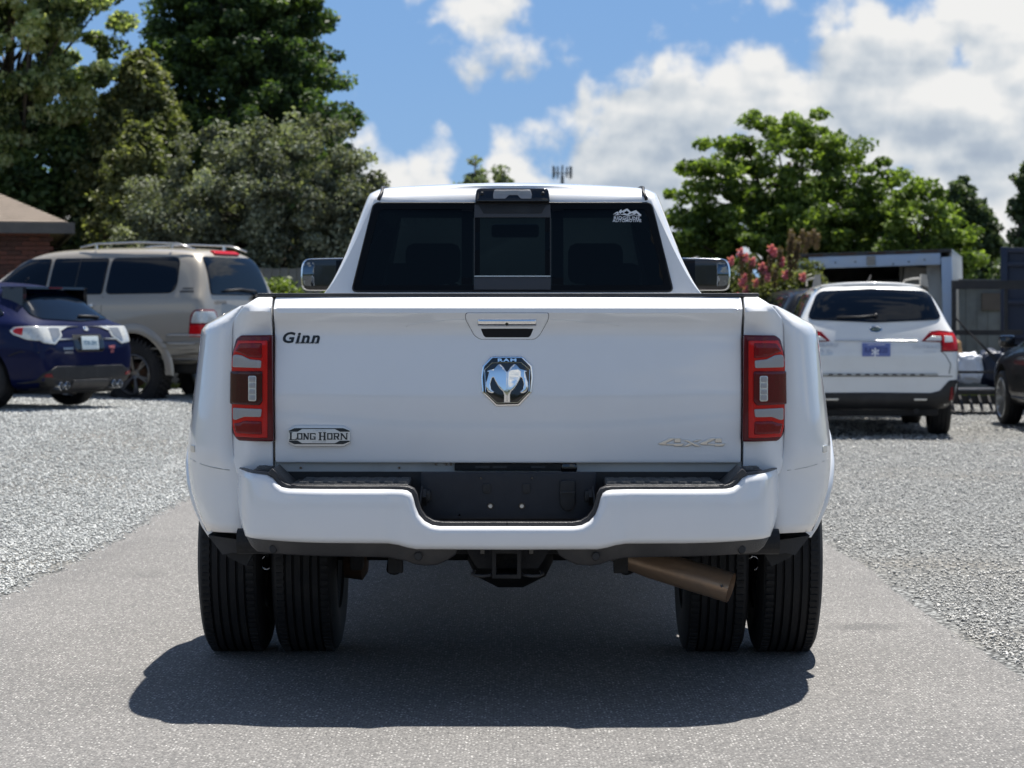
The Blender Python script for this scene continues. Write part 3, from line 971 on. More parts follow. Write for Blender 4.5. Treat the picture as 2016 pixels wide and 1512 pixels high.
    for dx in (0, 1010):
        pieces += [[(175 + dx, 400), (450 + dx, 262), (585 + dx, 262), (585 + dx, 302), (395 + dx, 388), (395 + dx, 445), (240 + dx, 440)],
                   [(580 + dx, 262), (742 + dx, 265), (742 + dx, 382), (580 + dx, 382)],
                   [(390 + dx, 392), (842 + dx, 398), (772 + dx, 476), (572 + dx, 476), (568 + dx, 446), (390 + dx, 446)]]
    pieces += [[(785, 305), (925, 305), (1245, 475), (1105, 478)], [(790, 478), (930, 478), (1035, 420), (945, 380)], [(1030, 345), (1130, 300), (1255, 300), (1115, 372)]]
    for k, pc in enumerate(pieces):
        o = panel('drive_badge_figure' if k else 'drive_badge', [F(*p) for p in pc], lambda u, v, w, k=k: tailf(u, v, w + .0045 + .0006 * (k > 5)), M['satin'], tg if k == 0 else fb, r=.0018, depth=.006, res=.03)
        if k == 0: fb = o

    # ---- bed: rear corner columns, sides, rails, floor
    def colf(u, v, w):
        fade = 1 - sm(.88, .965, u)
        y = tprof(.82, v) * fade + (-.012) * (1 - fade) + .055 * (max(0, u - .895) / .09) ** 2
        return (u, y - w, v)
    side_sec = [(.826, 1.406), (.880, 1.408), (.925, 1.378), (.962, 1.33), (.978, 1.26), (.978, .85), (.95, .62)]
    for s in (1, -1):
        cp = [(.8275, 1.408), (.880, 1.408), (.925, 1.378), (.965, 1.332), (.984, 1.285), (.988, 1.10), (.986, .94), (.982, .895), (.974, .86), (.965, .815), (.955, .785), (.8235, .785)]
        c = panel('bed_corner', round_poly(cp, .006, 2), mx(colf, s), M['white'], T, r=.005, depth=.06, res=.016, flip=s < 0, sharp=28)
        mb = MB(); n = len(side_sec)
        V = []; ysd = [.05, .6, 1.2, 1.99]
        for y in ysd: V += [(s * a, y, b) for a, b in side_sec]
        Fc = [(i * n + k, i * n + k + 1, (i + 1) * n + k + 1, (i + 1) * n + k) for i in range(3) for k in range(n - 1)]
        if s < 0: Fc = [f[::-1] for f in Fc]
        mb.raw(V, Fc); mb.build('bed_side', M['white'], T, True, 35, fix=False)
        MB().box((s * .845, 1.0, 1.4145), (.078, 1.96, .016), bev=.005).build('bed_rail_cap', M['trim'], T, True, 40)
        MB().box((s * .80, 1.0, 1.13), (.035, 1.93, .54)).build('bed_inner_wall', M['trim'], T)
    MB().box((0, 1.0, .865), (1.6, 1.94, .03)).build('bed_floor', M['trim'], T)
    MB().box((0, 1.97, 1.12), (1.66, .04, .56)).build('bed_headboard', M['white'], T)
    # sill under the tailgate
    sl = MB().box((0, .015, .807), (1.64, .03, .045)).build('tail_sill', M['sill'], T)
    k = MB()
    for a in (592, 786, 858, 879, 888): MB().lathe([(-.004, 0), (-.004, .0045), (0, .0045)], 10, 'y', (X(a), -.001, Zt(921 if a < 800 else 914))).build('sill_hole', M['gloss_black'], sl)
    lb = MB().box((X(1000), -.004, Zt(919)), (.374, .02, .026), bev=.003).build('latch_cover', M['under'], T, True, 40)
    q = MB()
    for a in (950, 984, 1060): MB().box((X(a), -.0155, Zt(919)), (.05, .003, .008)).build('latch_rib', M['trim'], lb)
    MB().lathe([(-.006, 0), (-.006, .024), (-.002, .029), (.012, .029)], 28, 'y', (X(1120), -.006, Zt(921))).build('wiring_grommet', M['gloss_black'], T, True, 40)

    # ---- tail lamps
    L = lambda pts: [((a - 1000) / 560.5, Zt(b)) for a, b in pts]
    def lampf(u, v, w):
        y = -.056 + .028 * sm(.84, .94, u) + .055 * (max(0, u - .885) / .093) ** 2
        return (u, y - w, v)
    for s in (1, -1):
        f = mx(lampf, s); fl = s < 0
        hs = panel('tail_light', round_poly(L([(1461, 659), (1526, 660), (1537, 668), (1543, 690), (1549, 720), (1550, 790), (1546, 835), (1543, 856), (1536, 864), (1530, 868), (1459, 868)]), .007), f, M['red_dark'], T, r=.007, depth=.06, res=.014, flip=fl, sharp=50)
        def seg(nm, pts, m, off, rr=.004, dp=.006, rnd=.006, par=hs, label=None):
            o = panel(nm, round_poly(L(pts), rnd), (lambda u, v, w: f(u, v, w + off)), m, par, r=rr, depth=dp, res=.012, flip=fl, sharp=60)
            if label: o['label'] = label
            return o
        seg('red_lens', [(1470, 670), (1532, 670), (1542, 692), (1547, 716), (1548, 760), (1546, 800), (1544, 842), (1538, 860), (1470, 861)], M['red_bright'], .003, rnd=.004)
        seg('dark_red_lens', [(1481, 675), (1528, 676), (1539, 692), (1529, 694), (1508, 703), (1481, 705)], M['red_mid'], .0065)
        seg('reversing_lamp', [(1482, 709), (1506, 707), (1524, 699), (1538, 698), (1543, 701), (1544, 723), (1483, 724)], M['clear_lens'], .008, .003)
        bx = seg('smoked_lens', [(1480, 730), (1549, 731), (1550, 796), (1486, 797), (1480, 790)], M['red_smoke'] if s < 0 else M['red_dark'], .010, .005, .012)
        pill = seg('lamp_cell', [(1492, 739), (1509, 739), (1509, 789), (1492, 789)], M['clear_cell'], .014, .003, .006, .007, par=bx)
        for (a, b) in ((741, 751), (754, 763), (766, 775), (777, 787)):
            seg('cell_facet', [(1494.5, a), (1506.5, a), (1506.5, b), (1494.5, b)], M['clear_lens'], .0165, .0012, .003, .002, par=bx)
        seg('reversing_lamp', [(1481, 804), (1543, 803), (1543, 826), (1536, 827), (1518, 820), (1483, 820)], M['clear_lens'], .008, .003)
        seg('dark_red_lens', [(1482, 828), (1518, 828), (1532, 833), (1541, 834), (1536, 853), (1481, 854)], M['red_mid'], .0065)

    # ---- dual-wheel fenders
    PZ = [1.385, 1.374, 1.338, 1.312, 1.296, 1.275, 1.22, 1.12, 1.00, .88, .78, .70, .62, .54, .46]
    PX = [.915, 1.000, 1.085, 1.140, 1.158, 1.163, 1.170, 1.184, 1.201, 1.217, 1.219, 1.207, 1.180, 1.138, 1.08]
    WC = (1.15, .42); AR = .52
    FY = [.02, .05, .09, .16, .26, .40, .60, .85, 1.15, 1.5, 1.8, 2.02, 2.2, 2.32]
    FF = [0, .24, .42, .60, .75, .87, .95, .99, 1.0, .97, .86, .6, .25, 0]
    PZr = PZ[::-1]; PXr = PX[::-1]
    ysf = sorted(set([round(a, 3) for a in np.linspace(.02, .62, 17)] + [round(WC[0] + AR * math.sin(R(a)), 4) for a in range(-90, 91, 6)] + [round(a, 3) for a in np.linspace(1.68, 2.32, 12)]))
    NZ = 30
    for s in (1, -1):
        V = []; Fc = []
        for y in ysf:
            f = float(np.interp(y, FY, FF))
            dzz = AR * AR - (y - WC[0]) ** 2
            zb = .555 + .02 * sm(.4, .0, y)
            if dzz >= 0: zb = max(zb, WC[1] + math.sqrt(dzz))
            for kk in range(NZ + 1):
                t = kk / NZ
                z = 1.385 + (zb - 1.385) * (t ** 1.35)
                xx = float(np.interp(z, PZr, PXr))
                xb = (.915 if z > 1.384 else .940) + .035 * sm(1.38, 1.3, z) - .055 * sm(.86, .76, z) * sm(.5, .05, y)
                xq = xb + (xx - xb) * f
                low = sm(.95, .70, z) * .012 * (1 - f)
                V.append((s * (xq - low), y, z))
        n = NZ + 1
        for i in range(len(ysf) - 1):
            for kk in range(NZ):
                q = (i * n + kk, i * n + kk + 1, (i + 1) * n + kk + 1, (i + 1) * n + kk)
                Fc.append(q if s > 0 else q[::-1])
        fen = obj('rear_fender', V, Fc, M['white'], T, True, 50)
        sd = fen.modifiers.new('thick', 'SOLIDIFY'); sd.thickness = .006; sd.offset = -1
        # flared lip round the arch
        V = []; Fc = []
        sec = [(-.028, -.02), (-.028, .010), (-.020, .022), (0, .030), (.022, .024), (.040, .006), (.046, -.012)]
        na = 44
        for i in range(na + 1):
            a = R(9 + (162) * i / na)
            for (dr, dxx) in sec:
                rr = AR + .012 + dr
                yy = WC[0] - rr * math.cos(a); zz = WC[1] + rr * math.sin(a)
                zc = max(.46, min(1.3, zz))
                xx = float(np.interp(zc, PZr, PXr)); ff = float(np.interp(yy, FY, FF))
                V.append((s * (.975 + (xx - .975) * max(ff, .80) + .006 + dxx), yy, zz))
        m = len(sec)
        for i in range(na):
            for kk in range(m - 1):
                q = (i * m + kk, i * m + kk + 1, (i + 1) * m + kk + 1, (i + 1) * m + kk)
                Fc.append(q[::-1] if s > 0 else q)
        fl = obj('arch_flare', V, Fc, M['white'], fen, True, 50)
        # seam of the lower end piece and side marker lamp
        bv = BVHTree.FromPolygons([v.co for v in fen.data.vertices], [tuple(p.vertices) for p in fen.data.polygons])
        fr = proj_rear(bv)
        seam = []
        for a, zq in ((.985, .797), (1.02, .800), (1.06, .805), (1.10, .811), (1.135, .818), (1.16, .824)):
            seam.append(fr(s * a, zq, .0005))
        MB().tube(seam, .0016, 6).build('fender_seam', M['sill'], fen, True)
        mk = round_poly([(s * 1.128, .850), (s * 1.152, .850), (s * 1.152, .876), (s * 1.128, .876)], .005)
        o = panel('marker_lamp', mk, lambda u, v, w: fr(u, v, w + .004), M['clear_cell'] if s > 0 else M['satin'], fen, r=.002, depth=.008, res=.03)
        # inner liner and mud guard
        V = []; Fc = []
        for i in range(25):
            a = R(15 + 150 * i / 24); rr = AR - .01
            for xx in (.62, 1.16):
                V.append((s * xx, WC[0] - rr * math.cos(a), WC[1] + rr * math.sin(a)))
        for i in range(24): Fc.append((2 * i, 2 * i + 1, 2 * i + 3, 2 * i + 2))
        obj('wheel_arch_liner', V, Fc, M['under'], T, True)
        S2 = 4484 / 8.28
        gp = lambda pts, yy: [(s * abs((a - 1004) / S2), 1.34 - (b - 623) / S2) for a, b in pts]
        MB().prism(gp([(414, 1052), (484, 1062), (496, 1082), (492, 1090), (462, 1086), (443, 1090)], 0), 'y', .24, .50).build('fender_valance', M['trim'], T)
        MB().prism(gp([(416, 1060), (496, 1068), (498, 1092), (484, 1118), (447, 1100), (430, 1080)], 0), 'y', .33, .36).build('mud_guard', M['black'], T)

    # ---- rear bumper
    hb = [(0, .633), (.225, .633), (.252, .637), (.277, .650), (.297, .672), (.308, .700), (.315, .728), (.322, .744), (.335, .753), (.352, .756), (.742, .756), (.765, .760), (.783, .772), (.799, .790), (.820, .799),
          (.910, .805), (.940, .806), (.955, .797), (.957, .74), (.953, .69), (.943, .645), (.926, .608), (.908, .578), (.60, .573), (.40, .572), (.365, .568), (.335, .560), (.305, .5545), (0, .553)]
    def bumpf(u, v, w):
        a = abs(u)
        y = -.330 + .185 * max(0, (a - .58) / .36) ** 2.4 + .10 * max(0, (a - .86) / .08) ** 2.0
        y += -.022 * (1 - sm(.335, .415, a + .35 * max(0, v - .60) * 0 - .10 * max(0, .65 - v)))
        y += .010 * ((v - .67) / .12) ** 2
        return (u, y - w, v)
    panel('rear_bumper', mirror_poly(hb), bumpf, M['white'], T, r=.025, depth=.05, res=.0155, sharp=60, seg=8)
    # dark trim following the upper edge
    ht = [(0, .647), (.219, .647), (.248, .652), (.272, .665), (.289, .687), (.298, .711), (.304, .740), (.314, .758), (.332, .766), (.352, .7675), (.736, .7675), (.756, .773), (.774, .784), (.789, .799), (.811, .806), (.910, .810), (.944, .809)]
    base = [p for p in hb[:18]]
    def inner(p): return p
    trim_poly = [(x, z) for x, z in ht] + [(.956, .806)] + [(x, z - .004) for x, z in reversed(base)]
    full = mirror_poly([(x, z) for x, z in ht] + [(.936, .808)]) 
    for s in (1, -1):
        pts = [(s * x, z) for x, z in trim_poly]
        panel('bumper_trim', pts, lambda u, v, w: (u, bumpf(u, .7, 0)[1] + .030 - w, v), M['trim'], T, r=.005, depth=.05, res=.016)
    # step pads with studs
    for s in (1, -1):
        for (x0, x1, z, y0, y1) in ((.335, .735, .770, -.278, -.03), (.812, .880, .810, -.135, .0)):
            pd = MB().box((s * (x0 + x1) / 2, (y0 + y1) / 2, z - .008), (x1 - x0, y1 - y0, .018), bev=.004).build('step_pad', M['trim'], T, True, 40)
            st = MB(); k = 0
            yy = y0 + .018
            while yy < y1 - .01:
                xx = x0 + .02 + (.024 if k % 2 else 0)
                while xx < x1 - .02:
                    st.prism([(s * xx - .018, yy - .006), (s * xx - .010, yy - .011), (s * xx + .010, yy - .011), (s * xx + .018, yy - .006), (s * xx + .018, yy + .006), (s * xx + .010, yy + .011), (s * xx - .010, yy + .011), (s * xx - .018, yy + .006)], 'z', z, z + .0085, .82)
                    xx += .048
                yy += .027; k += 1
            o = st.build('step_stud', M['tread_pad'], pd); o['kind'] = 'stuff'
        MB().box((s * .775, -.14, .785), (.09, .22, .022), rot=Matrix.Rotation(-s * .75, 3, 'Y'), bev=.005).build('step_riser', M['trim'], T, True, 40)
    # dark beam behind, number plate recess
    MB().box((0, -.005, .70), (1.80, .02, .19)).build('bumper_beam', M['black'], T)
    BZ = lambda py: 1.34 - (py - 623) / 570; BX = lambda px_: (px_ - 1000) / 570
    pw = mat('recess_navy_black', (.012, .014, .020), .5)
    worn(pw, 5, .25, (.05, .05, .055), .1, 200)
    rc = panel('plate_recess', round_poly([(BX(838), BZ(1024)), (BX(1150), BZ(1024)), (BX(1172), BZ(1000)), (BX(1176), BZ(931)), (BX(828), BZ(931)), (BX(828), BZ(985))], .012), lambda u, v, w: (u, -.11 - w, v), pw, T, r=.005, depth=.03, res=.05)
    for a in (966, 1028):
        MB().lathe([(-.004, 0), (-.004, .0105), (.006, .0125)], 24, 'y', (BX(a), -.112, BZ(997))).build('bolt_socket', M['gloss_black'], rc, True, 40)
        MB().lathe([(-.010, 0), (-.010, .0028), (-.012, .0032), (-.012, .0062), (-.006, .0072)], 20, 'y', (BX(a), -.112, BZ(997))).build('bolt', M['satin'], rc, True, 40)
    for a in (959, 1037):
        panel('recess_slot', round_poly([(BX(a - 8), BZ(953)), (BX(a + 8), BZ(953)), (BX(a + 8), BZ(972)), (BX(a - 8), BZ(972))], .009), lambda u, v, w: (u, -.1155 - w, v), M['black'], rc, r=.001, depth=.004, res=.03)
    cvr = panel('trailer_socket_cover', round_poly([(BX(1103), BZ(946)), (BX(1134), BZ(946)), (BX(1134), BZ(995)), (BX(1125), BZ(1007)), (BX(1113), BZ(1007)), (BX(1103), BZ(995))], .010), lambda u, v, w: (u, -.126 - w, v), M['black'], rc, r=.005, depth=.02, res=.03)
    MB().box((BX(1118), -.132, BZ(969)), (.052, .010, .004)).build('socket_hinge', M['trim'], cvr)
    for a, b in ((905, 1015), (947, 942), (1048, 942)):
        MB().lathe([(-.002, 0), (-.002, .0035), (.002, .0035)], 10, 'y', (BX(a), -.113, BZ(b))).build('recess_screw', M['gloss_black'], rc)
    for s in (1, -1):
        MB().bar((s * .285, -.20, .735), (s * .285, -.12, .70), .012, .03).bar((s * .292, -.19, .755), (s * .298, -.235, .70), .005, .012).build('lamp_bracket', M['black'], T)
        MB().box((s * .280, -.12, .72), (.03, .05, .04), bev=.008).build('plate_lamp', M['black'], T, True, 40)
    # lower valance
    vh = [(.906, .578), (.884, .548), (.858, .530), (.40, .521), (.345, .512), (.315, .499), (.28, .494), (.235, .498), (.205, .512), (.175, .533), (.165, .556), (.305, .560), (.335, .566), (.365, .574), (.40, .578), (.60, .579)]
    for s in (1, -1):
        v_ = panel('bumper_valance', [(s * x, z) for x, z in vh], lambda u, v, w: (u, bumpf(abs(u), .6, 0)[1] + .028 + (.58 - v) * .5 - w, v), M['trim'], T, r=.006, depth=.06, res=.03)
        for a in (.80, .30):
            MB().lathe([(-.002, 0), (-.002, .012), (.003, .0145)], 22, 'y', (s * a, bumpf(a, .6, 0)[1] + .038, .545 if a > .5 else .530)).build('parking_sensor', M['black'], v_, True, 40)
    # receiver hitch
    hz, hx = .489, -.003
    rcv = MB()
    for (dx, dz, w, h) in ((0, .041, .088, .009), (0, -.041, .088, .009), (.040, 0, .009, .074), (-.040, 0, .009, .074)):
        rcv.box((hx + dx, -.02, hz + dz), (w, .30, h))
    for (dx, dz, w, h) in ((0, .043, .100, .014), (0, -.043, .100, .014), (.043, 0, .014, .080), (-.043, 0, .014, .080)):
        rcv.box((hx + dx, -.165, hz + dz), (w, .02, h), bev=.002)
    rv = rcv.build('hitch_receiver', M['under'], T)
    MB().prism([(-.155, .548), (.155, .548), (.125, .49), (.105, .462), (-.105, .462), (-.125, .49)], 'y', -.06, -.05).build('hitch_plate', M['under'], rv)
    for s in (1, -1):
        MB().tube([(s * .045, -.12, .452), (s * .06, -.17, .450), (s * .085, -.19, .449), (s * .110, -.18, .450), (s * .122, -.14, .452), (s * .115, -.08, .455)], .0055, 8).build('chain_loop', M['trim'], rv, True)
        MB().box((hx + s * .085, -.064, .52), (.014, .004, .014)).build('hitch_hole', M['gloss_black'], rv)
    MB().tube([(-.95, -.0, .55), (.95, -.0, .55)], .045, 12).build('hitch_crossbar', M['under'], T, True)

    # ---- chassis, axle, exhaust
    ch2 = MB()
    for s in (1, -1):
        ch2.box((s * .42, 2.7, .62), (.08, 5.4, .16)); ch2.box((s * .50, .95, .50), (.07, 1.5, .045)); ch2.box((s * .50, 1.15, .545), (.07, .5, .05))
        ch2.box((s * .40, .10, .50), (.05, .06, .14)); ch2.tube([(s * .46, .95, .34), (s * .40, .75, .70)], .028, 10)
    ch2.box((0, .35, .60), (.8, .08, .10)); ch2.box((0, 1.75, .60), (.8, .08, .12))
    ch2.build('chassis_frame', M['under'], T)
    ax = MB().tube([(-.70, 1.15, .41), (.70, 1.15, .41)], .05, 14).lathe([(-.17, .06), (-.14, .12), (-.05, .165), (.05, .165), (.14, .12), (.17, .06)], 24, 'x', (0, 1.12, .42)).build('rear_axle', M['under'], T, True, 40)
    for s in (1, -1):
        MB().lathe([(-.04, .02), (-.04, .12), (.03, .13), (.05, .10), (.05, .02)], 24, 'x', (s * .625, 1.15, .41)).build('brake_drum', M['rust'], ax, True, 40)
        MB().box((s * .60, .92, .40), (.05, .10, .10), bev=.01).build('brake_caliper', M['under'], ax, True, 40)
    MB().box((-.20, .55, .66), (.9, .75, .16), bev=.04).build('spare_wheel_carrier', M['under'], T, True, 40)
    MB().lathe([(-.11, .12), (-.11, .30), (-.07, .385), (.07, .385), (.11, .30), (.11, .12)], 36, 'z', (0, .52, .64)).build('spare_tyre', M['tyre'], T, True, 40)
    epts = [(.30, 1.1, .50), (.36, .75, .475), (.43, .48, .452), (.52, .37, .432), (.66, .30, .397), (.805, .255, .357)]
    e = MB(); n = 26; rads = [.034, .039, .048, .053, .055, .055]
    e.tube(epts, rads, n, cap=False)
    e.tube(epts[3:], [.047, .050, .050], n, cap=False)
    ex = e.build('exhaust_pipe', M['exhaust'], T, True, 50, fix=False)
    MB().tube([(.765, .20, .375), (.769, .199, .366)], .004, 6).build('exhaust_hole', M['gloss_black'], ex)

    # ---- wheels
    G4 = (-.066, -.034, 0, .034, .066)
    def wheel(c, s, outer, steer=False):
        wd = .25
        w_ = bpy.data.objects.new('wheel', None); COL.objects.link(w_); w_.parent = T
        tm = MB().lathe(tyre_prof(wd, .405, .222, G4), 88, 'x', c)
        # tread blocks: cross sipes on the shoulder ribs
        for k in range(0, 88):
            a = 2 * math.pi * k / 88
            for hs in (-.084, .084):
                tm.box((c[0] + hs, c[1] + .4005 * math.cos(a), c[2] + .4005 * math.sin(a)), (.030, .012, .0135), rot=Matrix.Rotation(a, 3, 'X'))
        tm.build('tyre', M['tyre'], w_, True, 30)
        rm = MB()
        d = 1 if s > 0 else -1
        if outer:      # deep dish outwards
            rm.lathe([(-.10 * d, .222), (-.105 * d, .232), (-.09 * d, .205), (.03 * d, .195), (.06 * d, .14), (.085 * d, .09), (.10 * d, .05), (.10 * d, 0)], 40, 'x', c)
            rm.lathe([(.10 * d, .222), (.105 * d, .232), (.09 * d, .205), (.03 * d, .195)], 40, 'x', c)
        else:
            rm.lathe([(-.10 * d, .222), (-.105 * d, .232), (-.09 * d, .205), (.05 * d, .195), (.08 * d, .12), (.08 * d, .0)], 40, 'x', c)
            rm.lathe([(.10 * d, .222), (.105 * d, .232), (.085 * d, .205)], 40, 'x', c)
        rm.build('rim', M['alloy'] if outer else M['under'], w_, True, 40)
        if outer and not steer and c[1] < 2:
            for zz in (.475, .385):
                MB().tube([(s * .945 + .020 * math.cos(R(a)), .83 + .004 * math.sin(R(a)), zz + .026 * math.sin(R(a))) for a in range(-80 if s > 0 else 100, (150 if s > 0 else 330), 20)], .004, 6).build('wheel_vent_edge', M['chrome'], w_, True)
        if outer:
            sh = MB()
            for k in range(8):
                a = R(20 + 45 * k)
                cc = (c[0] - .055 * d, c[1] + .165 * math.cos(a), c[2] + .165 * math.sin(a))
                sh.lathe([(-.004, 0), (-.004, .020), (.004, .024)], 14, 'x', cc)
            sh.build('rim_hole_edge', M['chrome'], w_, True, 40)
        return w_
    for s in (1, -1):
        wheel((s * 1.085, 1.15, .405), s, True)
        wheel((s * .800, 1.15, .405), s, False)
        wheel((s * .87, 4.95, .405), s, True)

    # ---- cab and front
    P = M['white']
    st = []
    def rg(y, zb, wb, zr, wr, zt, belt=.93, bz=1.40, dyr=0.0, sho=.81, dyt=0.0):
        return (y, [(0, zb), (wb, zb), (.965, .72), (.985, .98), (.985, 1.22), (belt, bz - .02, .0), (sho, bz + .028, dyr * .1), (wr + .012, zr, dyr), (wr * .93, zr + .030, dyr + dyt * .55), (wr * .5, zt - .008, dyr * .7 + dyt), (0, zt, dyr * .6 + dyt)])
    st.append(rg(2.045, .62, .90, 1.866, .592, 1.926, dyr=.05, dyt=.075, sho=.800))
    st.append(rg(2.085, .60, .93, 1.884, .628, 1.934, dyr=.05, sho=.812, dyt=.075))
    st.append(rg(2.26, .58, .95, 1.893, .645, 1.948, dyr=.03, sho=.825))
    st.append(rg(2.8, .56, .95, 1.905, .67, 1.975))
    st.append(rg(3.5, .56, .95, 1.905, .67, 1.975))
    st.append(rg(3.85, .56, .95, 1.890, .66, 1.950))
    st.append(rg(4.00, .56, .95, 1.845, .655, 1.900))
    st.append(rg(4.55, .56, .95, 1.49, .72, 1.50))
    st.append(rg(4.75, .56, .95, 1.415, .74, 1.425, bz=1.34, sho=.85))
    st.append(rg(5.3, .56, .95, 1.36, .68, 1.40, bz=1.28, sho=.84))
    st.append(rg(5.75, .56, .94, 1.27, .66, 1.33, bz=1.20, sho=.82))
    st.append(rg(5.88, .58, .90, 1.16, .62, 1.22, belt=.88, bz=1.12, sho=.80))
    me = cage(st, P, 3, {'long': [(5, .35), (7, .5), (8, .3)], 'ring': [(0, .75), (7, .3)]})
    rear_pol = [(-.695, 1.462), (.695, 1.462), (.60, 1.826), (-.60, 1.826)]
    cutr = MB().prism(rear_pol, 'y', 1.9, 2.5)
    cutf = MB().prism([(-.70, 1.50), (.70, 1.50), (.60, 1.86), (-.60, 1.86)], 'y', 3.7, 5.6)
    cav = MB().prism([(-.90, .75), (.90, .75), (.90, 1.38), (.60, 1.855), (-.60, 1.855), (-.90, 1.38)], 'y', 2.13, 3.92)
    sidep = [(2.42, 1.475), (3.20, 1.475), (3.20, 1.81), (2.62, 1.81)]
    sidep2 = [(3.28, 1.475), (3.90, 1.475), (3.85, 1.80), (3.28, 1.81)]
    sc_ = [MB().prism(p, 'x', sg * .45, sg * 1.3) for p in (sidep, sidep2) for sg in (1, -1)]
    cw = MB().lathe([(-1.3, 0), (-1.3, .50), (-.55, .50), (-.55, 0)], 40, 'x', (0, 4.95, .42))
    cw2 = MB().lathe([(.55, 0), (.55, .50), (1.3, .50), (1.3, 0)], 40, 'x', (0, 4.95, .42))
    outer_bvh = bvh_of(me)
    me2 = cut(me, [cav, cutr, cutf] + sc_ + [cw, cw2], M['black'])
    cab = from_mesh('cab', finish(me2, 34), T)
    rf = proj_rear(outer_bvh, 1.0)
    gl = panel('rear_window', round_poly([(-.706, 1.452), (.706, 1.452), (.612, 1.840), (-.612, 1.840)], .022), lambda u, v, w: rf(u, v, w + .003), M['tint'], cab, r=.002, depth=.004, res=.04)
    # black ceramic border
    outer = round_poly([(-.708, 1.451), (.708, 1.451), (.614, 1.842), (-.614, 1.842)], .022)
    innr = round_poly([(-.672, 1.478), (.672, 1.478), (.590, 1.815), (-.590, 1.815)], .022)
    oo, ii = [], []
    for i in range(len(outer)):
        j = (i + 1) % len(outer)
        k_ = max(1, int((Vector(outer[i]) - Vector(outer[j])).length / .03))
        for q_ in range(k_):
            f_ = q_ / k_
            oo.append(Vector(outer[i]).lerp(Vector(outer[j]), f_)); ii.append(Vector(innr[i]).lerp(Vector(innr[j]), f_))
    n = len(oo); V = []; Fc = []
    for k_ in range(4):
        for a_, b_ in zip(oo, ii):
            p_ = a_.lerp(b_, k_ / 3); V.append(rf(p_.x, p_.y, .006))
    for k_ in range(3):
        Fc += [(k_ * n + i, k_ * n + (i + 1) % n, (k_ + 1) * n + (i + 1) % n, (k_ + 1) * n + i) for i in range(n)]
    obj('window_border', V, Fc, M['mask'], gl, True)
    MB().tube([rf(a, b, .003) for a, b in outer] + [rf(*outer[0], .003)], .0045, 6).build('window_seal', M['black'], gl, True)
    # sliding centre pane
    def rfb(o): return lambda u, v, w: rf(u, v, w + o)
    panel('slider_header', [(-.170, 1.777), (.170, 1.777), (.168, 1.836), (-.168, 1.836)], rfb(.010), M['frame_grey'], gl, r=.002, depth=.006, res=.05)
    panel('slider_header_insert', [(-.128, 1.795), (.128, 1.795), (.150, 1.832), (-.150, 1.832)], rfb(.0122), M['black'], gl, r=.001, depth=.003, res=.05)
    panel('slider_sill', [(-.170, 1.457), (.170, 1.457), (.170, 1.514), (-.170, 1.514)], rfb(.010), M['frame_grey'], gl, r=.002, depth=.006, res=.05)
    MB().bar(rf(-.168, 1.517, .013), rf(.168, 1.517, .013), .006, .005).build('slider_bead', M['satin'], gl)
    for s in (1, -1):
        MB().bar(rf(s * .168, 1.515, .010), rf(s * .168, 1.778, .010), .005, .004).build('slider_jamb', M['trim'], gl)
        MB().bar(rf(s * .155, 1.515, .002), rf(s * .155, 1.778, .002), .022, .004).bar(rf(s * .20, 1.48, .002), rf(s * .20, 1.82, .002), .05, .003).build('slider_mask', M['mask'], gl)
    # window decal: mountains over two words
    D = lambda a, b: ((a / 4.3826 + 1000 - 1013) / 443.5, 1.34 - ((b / 4.3826 + 340) - 623) / 443.5)
    ridge = MB()
    for pts in ([(918, 366), (945, 345), (962, 338), (975, 352), (950, 366), (962, 350)], [(970, 340), (990, 318), (1000, 333), (1020, 322), (1045, 312), (1075, 340), (1060, 345), (1040, 330), (1010, 352), (1000, 342), (985, 360)],
                [(1030, 372), (1060, 345), (1090, 336), (1120, 326), (1165, 366), (1150, 376), (1125, 352), (1105, 362), (1085, 352)], [(930, 371), (960, 358), (985, 366), (1020, 352), (1062, 366), (1100, 362), (1164, 378), (1164, 369), (1110, 368), (1050, 376), (1010, 366)]):
        pp = [D(*p) for p in pts]
        ridge.prism(pp, 'y', rf(.5, 1.78, .0065)[1], rf(.5, 1.78, .0055)[1])
    dec = ridge.build('window_decal', M['decal_white'], gl)
    letters('decal_lettering', text_geo('RIDGELINE', .0185, .0003, 0, 1.08, 1.22), rf, M['decal_white'], dec, D(1041, 393), .007, .001)
    letters('decal_lettering', text_geo('AUTOMOTIVE', .0175, .0003, 0, 1.05, 1.10), rf, M['decal_white'], dec, D(1041, 417), .007, .001)
    # third brake light
    bl = panel('high_brake_light', round_poly([(-.166, 1.846), (.166, 1.846), (.160, 1.900), (.145, 1.908), (-.145, 1.908), (-.160, 1.900)], .010), lambda u, v, w: (u, 2.052 + (v - 1.85) * .35 - w, v), M['gloss_black'], cab, r=.008, depth=.05, res=.03)
    def blf(u, v, w): return (u, 2.052 + (v - 1.85) * .35 - .002 - w, v)
    panel('cargo_lamp', round_poly([(-.084, 1.860), (-.032, 1.860), (-.015, 1.876), (.022, 1.876), (.038, 1.860), (.084, 1.860), (.086, 1.878), (.080, 1.900), (-.080, 1.900), (-.086, 1.878)], .004), blf, M['clear_lens'], bl, r=.002, depth=.004, res=.03)
    for a in range(4):
        MB().bar(blf(-.078, 1.882 + a * .0045, .001), blf(.078, 1.882 + a * .0045, .001), .0012, .001).build('lamp_rib', M['clear_cell'], bl)
    for s in (1, -1):
        MB().lathe([(-.002, 0), (-.002, .007), (.002, .009)], 14, 'y', (s * .135, blf(0, 1.882, .001)[1], 1.882)).build('lamp_socket', M['black'], bl, True)
